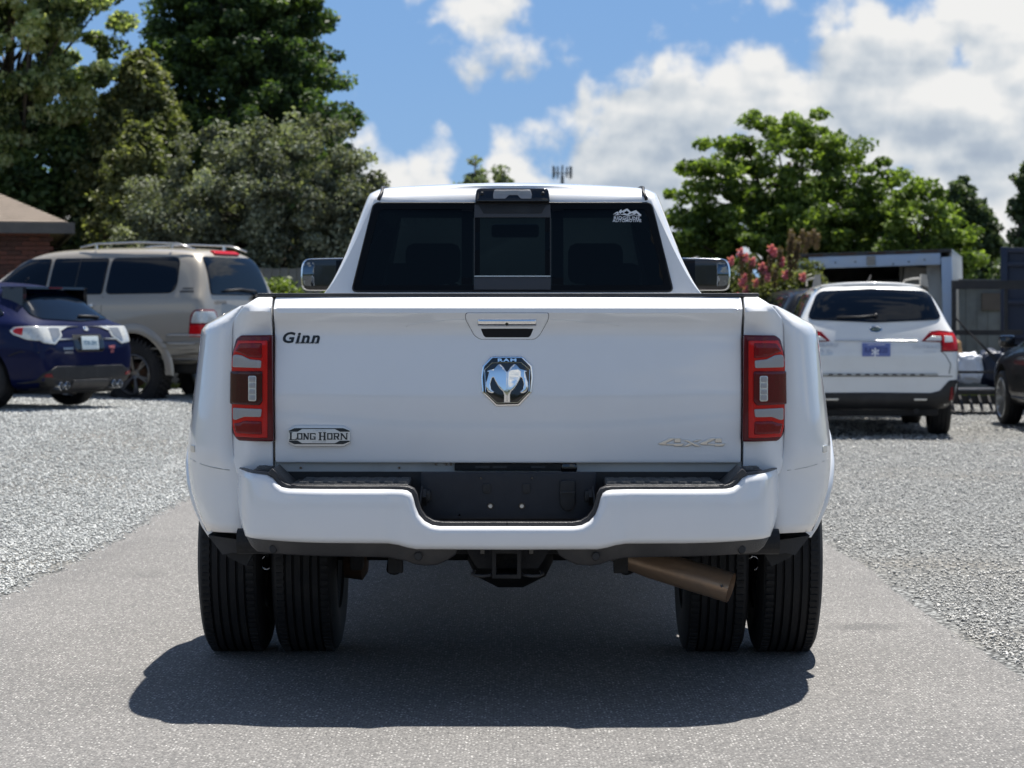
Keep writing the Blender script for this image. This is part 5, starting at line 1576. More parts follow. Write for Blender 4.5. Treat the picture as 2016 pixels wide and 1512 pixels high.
# ---- champagne off-road estate on the left
def suv(T, pm, lowm, detail=True, wr=.42):
    st = [cring(0, .62, .88, .95, 1.02, .80), cring(.04, .58, .95, 1.22, 1.30, .82), cring(.10, .56, .965, 1.33, 1.55, .775), cring(.17, .55, .97, 1.35, 1.74, .735), cring(.27, .54, .97, 1.36, 1.885, .705), cring(.48, .52, .97, 1.36, 1.94, .70),
          cring(1.4, .50, .97, 1.35, 1.965, .71), cring(2.5, .50, .97, 1.34, 1.955, .71), cring(2.98, .50, .97, 1.33, 1.885, .70), cring(3.62, .50, .97, 1.31, 1.36, .78), cring(4.4, .52, .96, 1.18, 1.25, .74), cring(4.78, .56, .92, 1.02, 1.10, .68), cring(4.88, .60, .84, .88, .94, .6)]
    b, bv = shell(T, st, pm, ((1.06, .97), (3.90, .97)), wr, crease={'long': [(5, .3)], 'ring': [(2, .2)]})
    f = proj_rear(bv); sfs = {s: proj_side(bv, s) for s in (1, -1)}
    glassp('rear_window', [(-.68, 1.375), (.68, 1.375), (.70, 1.42), (.615, 1.80), (.57, 1.835), (-.57, 1.835), (-.615, 1.80), (-.70, 1.42)], f, b)
    for s in (1, -1):
        sf = sfs[s]
        glassp('side_window', [(.52, 1.395), (1.52, 1.385), (1.52, 1.825), (.56, 1.83), (.50, 1.78), (.46, 1.48)], sf, b, flip=s < 0, rnd=.07)
        glassp('side_window', [(1.57, 1.385), (2.42, 1.38), (2.42, 1.825), (1.57, 1.825)], sf, b, flip=s < 0)
        glassp('side_window', [(2.47, 1.38), (3.42, 1.375), (2.98, 1.77), (2.85, 1.82), (2.47, 1.825)], sf, b, flip=s < 0)
        MB().tube([sf(2.0, z, .006) for z in np.linspace(1.39, 1.82, 5)], .012, 6).build('window_bar', M['black'], b)
        for yy in (1.545, 2.445, 3.45): MB().tube([sf(yy, z, .0) for z in np.linspace(.60, 1.36, 7)], .004, 5).build('door_seam', M['black'], b)
        # cladding
        for (y0, y1) in ((.04, .56), (1.58, 3.36), (4.42, 4.72)):
            panel('side_cladding', [(y0, .56), (y1, .56), (y1, .90), (y0, .90)], lambda u, v, w: sf(u, v, w + .014), lowm, b, r=.008, depth=.03, res=.06, flip=s < 0)
        for zz in (.90, .80):
            for (y0, y1) in ((.04, .54), (1.60, 3.34)):
                MB().tube([sf(a, zz, .020) for a in np.linspace(y0, y1, 8)], .009, 6).build('side_trim_strip', M['satin'], b, True)
        for yc in (1.06, 3.90):
            V = []; Fc = []; sec = [(.00, .004), (.00, .028), (.03, .034), (.09, .020), (.11, 0)]
            for i in range(29):
                a = R(-2 + 184 * i / 28)
                for dr, dx in sec:
                    rr = wr + .062 + dr
                    yy = yc - rr * math.cos(a); zz = wr + .02 + rr * math.sin(a)
                    h = sf(yy, max(zz, .70), dx)
                    V.append((h[0], yy, zz))
            m = len(sec)
            for i in range(28):
                for k in range(m - 1): Fc.append((i * m + k, i * m + k + 1, (i + 1) * m + k + 1, (i + 1) * m + k))
            obj('arch_flare', V, Fc, lowm if yc > 9 else pm, b, True, 40)
        for yy in (1.66, 2.58):
            MB().tube([sf(yy, 1.24, .0), sf(yy + .02, 1.243, .03), sf(yy + .18, 1.243, .03), sf(yy + .2, 1.243, 0)], .015, 8).build('door_handle', M['chrome'], b, True)
        if detail: MB().tube([(s * .62, .35, 1.92), (s * .63, .60, 1.992), (s * .635, 1.2, 2.018), (s * .63, 1.85, 2.005), (s * .62, 2.10, 1.965)], .012, 8).build('roof_rail', M['satin'], b, True)
        for yy in ((.7, 1.85) if detail else ()): MB().bar((s * .625, yy, 1.94), (s * .63, yy, 2.005), .03).build('rail_foot', M['satin'], b)
        if detail:
            panel('vent_badge', round_poly([(.20, 1.405), (.40, 1.405), (.40, 1.425), (.20, 1.425)], .006), lambda u, v, w: sf(u, v, w + .008), M['trim'], b, r=.002, depth=.01, res=.06, flip=s < 0)
            panel('vent_badge', round_poly([(.22, 1.445), (.37, 1.445), (.37, 1.458), (.22, 1.458)], .004), lambda u, v, w: sf(u, v, w + .008), M['trim'], b, r=.002, depth=.01, res=.06, flip=s < 0)
        # lamp wraps round the corner: rear half and side half
        tl = panel('tail_light', round_poly([(s * .64, .86), (s * .955, .86), (s * .955, 1.20), (s * .68, 1.20), (s * .64, 1.14)], .05), lambda u, v, w: f(u, v, w + .012), M['red_mid'], b, r=.01, depth=.04, res=.03)
        panel('red_lens', round_poly([(s * .66, .88), (s * .94, .88), (s * .94, 1.02), (s * .66, 1.02)], .02), lambda u, v, w: f(u, v, w + .016), M['red_bright'], tl, r=.005, depth=.01, res=.03)
        panel('clear_lens', round_poly([(s * .665, 1.04), (s * .94, 1.04), (s * .94, 1.18), (s * .70, 1.18), (s * .665, 1.12)], .025), lambda u, v, w: f(u, v, w + .016), M['clear_cell'], tl, r=.005, depth=.01, res=.03)
        t2 = panel('side_lamp', round_poly([(.03, .86), (.235, .86), (.20, 1.14), (.15, 1.20), (.03, 1.20)], .04), lambda u, v, w: sf(u, v, w + .012), M['red_mid'], b, r=.01, depth=.03, res=.03, flip=s < 0)
        panel('red_lens', round_poly([(.035, .88), (.215, .88), (.20, 1.02), (.035, 1.02)], .02), lambda u, v, w: sf(u, v, w + .016), M['red_bright'], t2, r=.005, depth=.01, res=.03, flip=s < 0)
        panel('clear_lens', round_poly([(.035, 1.04), (.19, 1.04), (.17, 1.12), (.135, 1.18), (.035, 1.18)], .025), lambda u, v, w: sf(u, v, w + .016), M['clear_cell'], t2, r=.005, depth=.01, res=.03, flip=s < 0)
        MB().box((s * 1.08, 3.12, 1.36), (.24, .12, .19), bev=.04).build('door_mirror', M['chrome'], b, True, 40)
    bp = panel('rear_bumper', round_poly([(-.94, .60), (.94, .60), (.955, .84), (-.955, .84)], .03), lambda u, v, w: f(u, v, w + .05), lowm, b, r=.03, depth=.12, res=.04)
    panel('high_brake_light', round_poly([(-.30, 1.865), (.30, 1.865), (.28, 1.905), (-.28, 1.905)], .01), lambda u, v, w: f(u, v, w + .03), M['red_bright'], b, r=.01, depth=.05, res=.05)
    panel('plate_garnish', round_poly([(-.50, 1.10), (.55, 1.10), (.55, 1.15), (-.50, 1.15)], .015), lambda u, v, w: f(u, v, w + .03), M['satin'], b, r=.01, depth=.04, res=.06)
    MB().tube([f(.35, 1.38, .03), f(.30, 1.42, .05), f(-.05, 1.44, .05), f(-.42, 1.42, .04)], .014, 6).box(f(.33, 1.33, .03), (.12, .06, .09), bev=.02).build('rear_wiper', M['black'], b, True)
    if detail:
        letters('badge_lettering', text_geo('LEXUS', .055, .001, 0, 1.4, 1.3), f, M['trim'], b, (-.52, 1.285), .010)
        for a in (-.50, -.38):
            panel('window_sticker', [(a + .045 * math.cos(R(k)), 1.415 + .025 * math.sin(R(k))) for k in range(0, 360, 30)], lambda u, v, w: f(u, v, w + .010), M['decal_white'], b, r=.001, depth=.003, res=.05)
    MB().box((0, .5, .52), (1.5, .9, .16), bev=.03).build('underbody', M['under'], T, True, 40)
    MB().box((0, 2.6, .50), (1.3, 3.6, .14)).build('floor_pan', M['under'], T)
    for x in (.83, -.83):
        car_wheel(T, x, 1.06, wr, .27, .235, 6, True, M['alloy_dark']); car_wheel(T, x, 3.90, wr, .27, .235, 6, True, M['alloy_dark'])
    return b
T = thing('off_road_estate', 'champagne beige off-road estate with roof rails and chunky tyres, behind the blue hatchback', 'suv')
suv(T, M['beige'], M['beige_low']); put(T, -3.52, 30.0, 65); T.scale = (1.02, 1.03, 1.085)
T = thing('off_road_estate', 'black off-road estate mostly hidden between the white pickup and the white station wagon', 'suv')
suv(T, M['darkcar'], M['darkcar'], False, .37); put(T, 4.42, 30.3, 2); T.scale = (.96, .96, .88)

# ---- dark blue hatchback on the left
def hatch():
    T = thing('hatchback', 'dark blue hatchback with black roof spoiler and four exhaust tips, at the left edge', 'car')
    st = [cring(0, .30, .80, .62, .70, .66), cring(.05, .24, .86, .80, .86, .72), cring(.13, .22, .885, .93, .985, .72), cring(.24, .21, .895, .96, 1.07, .68), cring(.42, .20, .90, .98, 1.22, .61), cring(.62, .20, .90, .99, 1.36, .56), cring(.85, .20, .89, .99, 1.44, .55),
          cring(1.5, .19, .87, .97, 1.475, .56), cring(2.3, .19, .87, .96, 1.46, .55), cring(2.75, .19, .87, .95, 1.37, .56), cring(3.35, .19, .88, .92, .98, .66), cring(4.0, .20, .87, .80, .87, .64), cring(4.32, .24, .80, .64, .72, .58), cring(4.40, .28, .70, .52, .58, .5)]
    b, bv = shell(T, st, M['blue'], ((.86, .88), (3.48, .88)), .325, crease={'long': [(5, .3)], 'ring': [(2, .3)]})
    f = proj_rear(bv); sfs = {s: proj_side(bv, s) for s in (1, -1)}
    glassp('rear_window', [(-.60, 1.035), (0, 1.01), (.60, 1.035), (.66, 1.07), (.545, 1.30), (.50, 1.33), (-.50, 1.33), (-.545, 1.30), (-.66, 1.07)], f, b)
    # roof spoiler
    V = MB()
    V.prism([(-.56, .50), (.56, .50), (.60, .66), (.56, .86), (-.56, .86), (-.60, .66)], 'z', 1.385, 1.412, .98)
    sp = V.build('roof_spoiler', M['gloss_black'], b, True, 30)
    for s in (1, -1):
        MB().prism([(s * .53, 1.20), (s * .60, 1.19), (s * .59, 1.40), (s * .53, 1.40)], 'y', .50, .80).build('spoiler_fin', M['gloss_black'], sp)
    MB().box((0, .497, 1.40), (.24, .01, .016)).build('high_brake_light', M['red_mid'], sp)
    for s in (1, -1):
        sf = sfs[s]
        tl = panel('tail_light', round_poly([(s * .44, .955), (s * .46, .84), (s * .62, .745), (s * .80, .765), (s * .868, .83), (s * .868, .925), (s * .80, .955)], .02), lambda u, v, w: f(u, v, w + .014), M['clear_cell'], b, r=.008, depth=.04, res=.03)
        panel('clear_lens', round_poly([(s * .47, .935), (s * .49, .85), (s * .63, .775), (s * .66, .79), (s * .65, .935)], .01), lambda u, v, w: f(u, v, w + .018), M['alloy'], tl, r=.003, depth=.01, res=.03)
        t2 = panel('side_lamp', round_poly([(.03, .79), (.20, .80), (.40, .86), (.46, .90), (.40, .945), (.20, .955), (.03, .95)], .02), lambda u, v, w: sf(u, v, w + .012), M['clear_cell'], b, r=.008, depth=.03, res=.03, flip=s < 0)
        panel('red_lens', round_poly([(.27, .85), (.38, .875), (.41, .905), (.36, .93), (.27, .935)], .015), lambda u, v, w: sf(u, v, w + .018), M['red_bright'], t2, r=.003, depth=.008, res=.03, flip=s < 0)
        glassp('side_window', [(.62, 1.08), (1.25, 1.02), (1.25, 1.33), (1.0, 1.34)], sf, b, flip=s < 0)
        glassp('side_window', [(1.30, 1.02), (2.1, 1.0), (2.1, 1.36), (1.30, 1.35)], sf, b, flip=s < 0)
        glassp('side_window', [(2.15, 1.0), (3.1, .98), (2.7, 1.28), (2.15, 1.36)], sf, b, flip=s < 0)
        for yy in (1.28, 2.13, 3.0): MB().tube([sf(yy, z, .0) for z in np.linspace(.36, 1.0, 7)], .004, 5).build('door_seam', M['black'], b)
        MB().tube([sf(.06, .66, .004), sf(.3, .67, .004), sf(.46, .62, .004)], .006, 5).build('bumper_seam', M['black'], b)
        MB().box((s * .98, 2.75, 1.03), (.18, .10, .13), bev=.03).build('door_mirror', M['blue'], b, True, 40)
        for k, xx in enumerate((.44, .55)):
            t = MB()
            t.lathe([(.16, .046), (0, .048), (-.004, .044), (.02, .039), (.16, .036)], 24, 'y', (s * xx, -.02, .275))
            e = t.build('exhaust_tip', M['chrome'], T, True, 40)
            MB().lathe([(.03, 0), (.03, .039)], 20, 'y', (s * xx, -.02, .275)).build('tip_bore', M['gloss_black'], e)
    bp = panel('lower_bumper', round_poly([(-.84, .24), (.84, .24), (.82, .42), (.70, .46), (.62, .50), (-.62, .50), (-.70, .46), (-.82, .42)], .03), lambda u, v, w: f(u, v, w + .012), M['black'], b, r=.008, depth=.04, res=.05)
    df = panel('diffuser', round_poly([(-.35, .21), (.35, .21), (.33, .34), (-.33, .34)], .02), lambda u, v, w: f(u, v, w + .03), M['trim'], bp, r=.006, depth=.04, res=.05)
    for s in (1, -1):
        panel('reflector', round_poly([(s * .67, .375), (s * .80, .385), (s * .78, .42), (s * .70, .415)], .008), lambda u, v, w: f(u, v, w + .020), M['red_mid'], bp, r=.003, depth=.01, res=.05)
    panel('plate_well', round_poly([(-.27, .66), (.27, .66), (.29, .86), (-.29, .86)], .05), lambda u, v, w: f(u, v, w + .004), M['gloss_black'], b, r=.003, depth=.02, res=.05)
    pf = lambda u, v, w: (u, f(0, .76, 0)[1] - .022 - w - (v - .75) * .12 * -1, v)
    pl = panel('number_plate', round_poly([(-.155, .685), (.155, .685), (.155, .838), (-.155, .838)], .008), pf, M['plate_white'], b, r=.002, depth=.01, res=.1)
    letters('plate_number', text_geo('FDB-2841', .075, .001, 0, 1.0, .85), pf, M['plate_print'], pl, (0, .765), .002)
    panel('emblem', [(.02 + .05 * math.cos(R(a)), .925 + .028 * math.sin(R(a))) for a in range(0, 360, 20)], lambda u, v, w: f(u, v, w + .010), M['chrome'], b, r=.003, depth=.015, res=.03)
    letters('badge_lettering', text_geo('SUBARU', .036, .001, 0, 1.1, 1.2), f, M['satin'], b, (-.40, .70), .008)
    letters('badge_lettering', text_geo('IMPREZA', .030, .001, 0, 1.1, 1.2), f, M['satin'], b, (-.39, .655), .008)
    letters('badge_lettering', text_geo('WRX', .050, .002, .1), f, M['pink_badge'], b, (.42, .71), .008)
    letters('badge_lettering', text_geo('STI', .045, .002, .1), f, M['pink_badge'], b, (.42, .66), .008)
    MB().tube([f(.40, 1.045, .03), f(.30, 1.055, .03), f(.02, 1.06, .03)], .014, 6).build('rear_wiper', M['black'], b, True)
    MB().tube([(0, .95, 1.475), (0, .90, 1.52)], .008, 6).build('aerial', M['black'], b)
    MB().box((0, .6, .24), (1.2, 1.0, .12), bev=.03).build('underbody', M['under'], T, True, 40)
    MB().box((0, 2.3, .22), (1.2, 3.0, .08)).build('floor_pan', M['under'], T)
    for x in (.76, -.76):
        car_wheel(T, x, .86, .325, .235, .215, 5, False, M['alloy_dark']); car_wheel(T, x, 3.48, .325, .235, .215, 5, False, M['alloy_dark'])
    put(T, -4.89, 26.4, 63)
hatch()

# ---- black saloon at the right edge, seen past its nose
def saloon():
    T = thing('saloon_car', 'glossy black saloon with a black door mirror, cut off by the right edge', 'car')
    st = [cring(0, .32, .80, .80, .90, .70), cring(.07, .26, .87, .93, 1.02, .74), cring(.6, .22, .90, .98, 1.06, .72), cring(1.1, .21, .90, .99, 1.18, .60), cring(1.6, .20, .90, .98, 1.42, .55), cring(2.4, .20, .90, .96, 1.45, .55),
          cring(2.85, .20, .90, .95, 1.36, .56), cring(3.5, .20, .90, .92, .98, .70), cring(4.2, .22, .88, .82, .89, .66), cring(4.6, .26, .80, .68, .75, .58), cring(4.68, .30, .70, .56, .62, .5)]
    b, bv = shell(T, st, M['darkcar'], ((.95, .9), (3.80, .9)), .335, crease={'long': [(5, .3)]})
    f = proj_rear(bv)
    glassp('rear_window', [(-.55, 1.09), (.55, 1.09), (.47, 1.37), (-.47, 1.37)], f, b)
    for s in (1, -1):
        sf = proj_side(bv, s)
        glassp('side_window', [(1.05, 1.05), (2.05, 1.0), (2.05, 1.36), (1.55, 1.34)], sf, b, flip=s < 0)
        glassp('side_window', [(2.1, 1.0), (3.1, .98), (2.8, 1.28), (2.1, 1.36)], sf, b, flip=s < 0)
        for yy in (1.05, 2.08, 3.15): MB().tube([sf(yy, z, .0) for z in np.linspace(.36, 1.0, 7)], .004, 5).build('door_seam', M['black'], b)
        MB().tube([sf(a, .36, .012) for a in np.linspace(1.4, 3.3, 8)], .014, 6).build('side_trim_strip', M['trim'], b, True)
        for yy in (1.25, 2.25): MB().tube([sf(yy, .84, .0), sf(yy + .02, .843, .03), sf(yy + .18, .843, .03), sf(yy + .2, .843, 0)], .012, 8).build('door_handle', M['chrome'], b, True)
        mi = MB().box((s * 1.01, 2.93, 1.04), (.20, .10, .15), bev=.04).bar((s * .88, 2.95, .99), (s * .98, 2.94, 1.0), .03).build('door_mirror', M['gloss_black'], b, True, 40)
        panel('tail_light', round_poly([(s * .5, .82), (s * .84, .82), (s * .84, .94), (s * .5, .94)], .03), lambda u, v, w: f(u, v, w + .01), M['red_mid'], b, r=.005, depth=.03, res=.05)
    MB().box((0, 2.3, .24), (1.3, 4.2, .10)).build('floor_pan', M['under'], T)
    for x in (.78, -.78):
        car_wheel(T, x, .95, .335, .225, .235, 10); car_wheel(T, x, 3.80, .335, .225, .235, 10)
    put(T, 7.02, 24.5, 1.0)
saloon()

# ------------------------------------------------------------------ box trailer, utility trailer, container, shed
def box_trailer():
    T = thing('box_trailer', 'weathered blue and white box trailer standing open behind the white station wagon', 'trailer')
    W, Lh, H, zb = 2.46, 5.2, 2.38, .55
    for s in (1, -1):
        MB().box((s * (W / 2 - .085), .03, (zb + H) / 2 - .06), (.17, .10, H - zb - .12), bev=.008).build('door_post', M['trailer_blue'], T, True, 40)
        MB().box((s * (W / 2 - .02), Lh / 2 + .09, (zb + H) / 2), (.035, Lh, H - zb - .02)).build('side_wall', M['trailer_wall'], T)
        r = MB()
        for k in range(9): r.box((s * (W / 2 - .05), .5 + k * .55, (zb + H) / 2), (.03, .05, H - zb - .1))
        r.build('wall_rib', M['trailer_in'], T)
    hd = MB().box((0, .03, H - .145), (W - .36, .10, .19), bev=.008).build('header_beam', M['trailer_blue'], T, True, 40)
    MB().box((0, .05, H - .02), (W, .16, .045)).build('roof_lip', M['trim'], T)
    c = MB()
    for xx in (-.95, -.42, .05, .48, .88): c.box((xx, -.03, H - .025 + .004 * math.sin(xx * 9)), (.28, .02, .028))
    c.build('rusty_patch', M['rust'], T)
    MB().box((-.05, -.03, H - .14), (.14, .03, .15), bev=.005).build('lamp_box', M['trailer_in'], hd)
    s = MB()
    for xx in (-.8, -.62, -.30, .3, .55, .8): s.lathe([(-.01, 0), (-.01, .012), (.0, .014)], 10, 'y', (xx, -.02, H - .18 + .03 * math.sin(xx * 17)))
    s.build('rivet', M['trim'], hd)
    MB().box((0, Lh / 2, H - .01), (W, Lh, .03)).build('roof', M['trailer_wall'], T)
    MB().box((0, Lh / 2, zb), (W, Lh, .10)).build('floor', M['trailer_in'], T)
    MB().box((0, Lh, (zb + H) / 2), (W, .04, H - zb)).build('front_wall', M['trailer_in'], T)
    MB().box((0, .06, zb - .04), (W, .12, .16), bev=.01).build('rear_sill', M['trailer_blue'], T, True, 40)
    for s in (1, -1):
        for yy in (2.5, 3.3):
            MB().lathe(tyre_prof(.22, .36, .20, (0,)), 32, 'x', (s * 1.0, yy, .36)).build('tyre', M['tyre'], T, True, 40)
    return T
BT = box_trailer()
BT.location = (5.90, 36.7, hgt(5.9, 36.7)); BT.rotation_euler = (R(0), R(-1.6), R(-13))
def in_bt(p): 
    return BT.matrix_basis @ Vector(p)
# things stacked inside the trailer
def inside(name, mb, m, label, cat):
    for i, v in enumerate(mb.v): mb.v[i] = tuple(in_bt(v))
    o = mb.build(name, m); tag(o, label, cat); return o
inside('leaning_panel', MB().box((.62, .85, 1.45), (.52, .06, 1.35), rot=Matrix.Rotation(R(6), 3, 'Y')), M['trailer_in'], 'grey-white board leaning inside the open trailer, left of the other board', 'board')
inside('leaning_panel', MB().box((.94, .55, 1.50), (.22, .05, 1.5), rot=Matrix.Rotation(R(-3), 3, 'Y')), M['trailer_wall'], 'narrow grey board standing against the right post inside the open trailer', 'board')
inside('support_post', MB().bar((.33, 1.2, .6), (.36, 1.2, 2.32), .05), M['trailer_in'], 'thin upright pole inside the open trailer', 'pole')
inside('storage_crate', MB().box((.05, 2.0, 1.50), (.75, .5, .5), bev=.02).box((.05, 1.74, 1.5), (.6, .02, .05)), M['navy'], 'dark blue crate deep inside the open trailer', 'crate')

def utility_trailer():
    T = thing('utility_trailer', 'black utility trailer with its ramp gate standing up, loaded with sheets and sacks', 'trailer')
    x0, x1 = -.345, .47; H = 1.78
    fr = MB()
    fr.bar((x0, 0, .18), (x0, 0, H), .06); fr.bar((x1 - .10, .02, .18), (x1 - .10, .02, H), .045); fr.bar((x0 - .03, 0, H), (x1 + .15, 0, H), .09, .12)
    fr.bar((x0, 0, 1.12), (x1 + .12, 0, 1.12), .05, .07); fr.bar((x0, 0, .20), (x1 + .12, 0, .20), .06, .10)
    g = fr.build('ramp_gate', M['steel_black'], T)
    MB().tube([(x0 + .02, -.06, 1.32), (x1 - .16, -.12, .62)], .012, 6).build('gate_brace', M['steel_black'], g)
    MB().tube([(x0 + .10, -.06, 1.22), (x1 - .08, -.12, .60)], .012, 6).build('gate_brace', M['steel_black'], g)
    MB().bar((x0, -.30, .58), (x1 + .12, -.30, .58), .03, .035).build('top_rail', M['steel_black'], T)
    MB().bar((x0 - .3, -.32, .20), (x1 + .3, -.32, .20), .05, .12).build('lower_rail', M['steel_black'], T)
    for k in range(7):
        MB().bar((x0 - .1 + k * .13, -.34, .26), (x0 - .06 + k * .13, -.52, .03), .035, .03).build('ramp_bar', M['steel_black'], T)
    for xx in (x0, x1 + .1): MB().bar((xx, -.30, .2), (xx, -.30, .6), .035).build('rail_post', M['steel_black'], T)
    MB().box((.1, .35, .30), (1.2, 1.3, .06)).build('deck', M['steel_black'], T)
    T.location = (6.46, 31.5, hgt(6.46, 31.5)); T.rotation_euler = (0, 0, R(-4))
    return T
UT = utility_trailer()
def crumpled(name, c, d, m, seed, label, cat):
    bm = bmesh.new(); bmesh.ops.create_icosphere(bm, subdivisions=4, radius=1)
    for v in bm.verts:
        p = v.co.copy()
        q = Vector([math.copysign(abs(a) ** .55, a) for a in p])
        n = noise.noise(p * 2.3 + Vector((seed, 0, 0))) * .22 + noise.noise(p * 6 + Vector((seed, 2, 0))) * .09
        v.co = Vector((q.x * d[0] / 2, q.y * d[1] / 2, q.z * d[2] / 2)) * (1 + n) + Vector(c)
    me = bpy.data.meshes.new(name); bm.to_mesh(me); bm.free(); me.materials.append(m); me.shade_smooth()
    o = link(bpy.data.objects.new(name, me)); tag(o, label, cat); return o
crumpled('plastic_sheet', (6.33, 31.62, .62), (.36, .30, .42), M['sheet_white'], 1, 'crumpled white plastic sheet on the utility trailer', 'sheet')
crumpled('tarpaulin', (6.66, 31.70, .62), (.34, .35, .48), M['navy'], 2, 'dark blue tarpaulin bundle beside the white sheet', 'tarpaulin')
crumpled('plastic_bag', (6.12, 31.60, .56), (.14, .2, .30), M['sheet_blue'], 3, 'bright blue bag at the left end of the utility trailer', 'bag')
crumpled('plastic_bag', (6.86, 31.66, .74), (.18, .2, .16), M['sheet_white'], 6, 'small white bag on top of the dark blue tarpaulin bundle', 'bag')
crumpled('brown_sack', (6.16, 31.75, .86), (.20, .2, .30), M['tan'], 4, 'tan and brown sack standing behind the blue bag', 'sack')

def container():
    T = thing('dump_container', 'tall navy steel dump container behind the black saloon', 'container')
    MB().box((1.3, 2.4, 1.42), (2.5, 4.7, 1.75)).build('body', M['navy'], T)
    for z in (2.30, 2.10, 1.55, 1.05, .60): MB().box((1.28, .02, z), (2.6, .10, .07), bev=.008).build('cross_rib', M['navy'], T, True, 40)
    for xx in (.03, .75, 1.5, 2.3): MB().box((xx, .02, 1.45), (.10, .12, 1.80), bev=.008).build('upright_rib', M['navy'], T, True, 40)
    for s in (.25, 2.3):
        for yy in (2.2, 3.2): MB().lathe(tyre_prof(.24, .38, .2, (0,)), 32, 'x', (s, yy, .38)).build('tyre', M['tyre'], T, True, 40)
    MB().box((1.3, 2.4, .52), (2.2, 4.6, .12)).build('chassis', M['steel_black'], T)
    T.location = (7.10, 33.0, hgt(7.1, 33)); T.rotation_euler = (0, 0, R(-15))
container()

def shed():
    T = thing('shed', 'low grey sided shed seen through the utility trailer gate', 'shed')
    w = MB().box((0, 1.5, .95), (4.2, 3.0, 1.9)).build('wall', M['shed_grey'], T)
    for k in range(22): MB().box((-2.0 + k * .19, -.006, .95), (.012, .012, 1.88)).build('siding_batten', M['shed_grey'], w)
    MB().prism([(-2.3, 1.9), (2.3, 1.9), (2.3, 1.97), (-2.3, 1.97)], 'y', -.25, 3.3).build('roof', M['fence'], T)
    p = MB().box((-.10, -.03, 1.58), (.62, .05, .30), bev=.006).build('tan_board', M['shingle'], T)
    T.location = (8.55, 39.5, hgt(8.5, 39.5))
shed()

# ------------------------------------------------------------------ brick house at the left
def house():
    T = thing('brick_house', 'red brick house with a tan shingled hip roof at the left edge', 'house')
    yw = 35.2; xr = -7.06; z0 = hgt(-8, 35) - .05; z1 = 2.66
    wall = MB().box((-12.81, yw + 3.6, (z0 + z1) / 2), (11.5, 7.1, z1 - z0)).build('wall', M['mortar'], T)
    bl, bh, g = .205, .062, .010
    row = 0; big = MB(); mesh = None; cnt = 0
    z = z0 + .1
    nrow = int((z1 - z) / (bh + g))
    rows = []
    for r_ in range(nrow):
        zz = z1 - .02 - (r_ + .5) * (bh + g)
        off = (bl + g) / 2 if r_ % 2 else 0
        k = 0
        while True:
            x = xr - bl / 2 - k * (bl + g) + off * 1
            if x - bl / 2 < -9.6: break
            xx = min(x, xr - .05)
            rows.append((xx, zz, r_, k)); k += 1
    rows.sort(key=lambda a: (a[2] > 24, a[2], a[3]))
    bm_ = None; bm2 = None
    rr = random.Random(3)
    for (x, zz, r_, k) in rows:
        if cnt < 290 and r_ <= 27:
            if bm_ is None:
                bm_ = MB().box((0, 0, 0), (bl, .05, bh), bev=.003).build('brick', M['brick'], wall)
                bm2 = MB().box((0, 0, 0), (bl, .05, bh), bev=.003).build('brick', M['brick2'], wall)
                a_, b_ = bm_.data, bm2.data
                bpy.data.objects.remove(bm_); bpy.data.objects.remove(bm2); bm_ = True
            o = bpy.data.objects.new('brick', a_ if rr.random() < .68 else b_); COL.objects.link(o); o.parent = wall
            o.location = (x, yw + .02 - rr.uniform(0, .006), zz); cnt += 1
        else:
            big.box((x, yw + .02, zz), (bl, .05, bh))
    o = big.build('brick_courses', M['brick'], wall); o['kind'] = 'stuff'
    # hip roof
    ex0, ex1, ey0, ey1, ez = -19.0, -6.72, 34.78, 42.8, 2.74
    rz = 4.62; m = (ey1 - ey0) / 2
    V = [(ex0, ey0, ez), (ex1, ey0, ez), (ex1, ey1, ez), (ex0, ey1, ez), (ex0 + m, ey0 + m, rz), (ex1 - m, ey0 + m, rz)]
    rf = obj('roof', V + [(x, y, z - .05) for x, y, z in V[:4]], [(0, 1, 5, 4), (1, 2, 5), (2, 3, 4, 5), (3, 0, 4), (9, 8, 7, 6)], M['shingle'], T)
    sh = MB(); nc = 46
    for c in range(nc):
        t0, t1 = c / nc, (c + 1) / nc
        def P(t, end): return (ex0 + m * t if end == 0 else ex1 - m * t, ey0 + m * t, ez + (rz - ez) * t)
        a0, b0, a1, b1 = P(t0, 0), P(t0, 1), P(t1, 0), P(t1, 1)
        sh.raw([(a0[0], a0[1] - .012, a0[2] + .013), (b0[0], b0[1] - .012, b0[2] + .013), (b1[0], b1[1], b1[2] + .006), (a1[0], a1[1], a1[2] + .006), (a0[0], a0[1] - .012, a0[2]), (b0[0], b0[1] - .012, b0[2])], [(0, 1, 2, 3), (4, 5, 1, 0)])
    o = sh.build('shingle_courses', M['shingle'], rf); o['kind'] = 'stuff'
    MB().box(((ex0 + ex1) / 2, ey0 - .01, ez - .05), (ex1 - ex0 + .04, .05, .17)).box((ex1 + .0, (ey0 + ey1) / 2, ez - .05), (.05, ey1 - ey0, .17)).build('fascia', M['gutter'], T)
    MB().box(((ex0 + ex1) / 2, ey0 + .20, ez - .10), (ex1 - ex0 - .1, .42, .03)).build('soffit', M['gutter'], T)
    # turn the house about its near corner
    pv = Vector((ex1, ey0, 0)); rm_ = Matrix.Rotation(R(13), 3, 'Z')
    T.rotation_euler = (0, 0, R(13)); T.location = pv - rm_ @ pv + Vector((.02, 0, 0))
house()

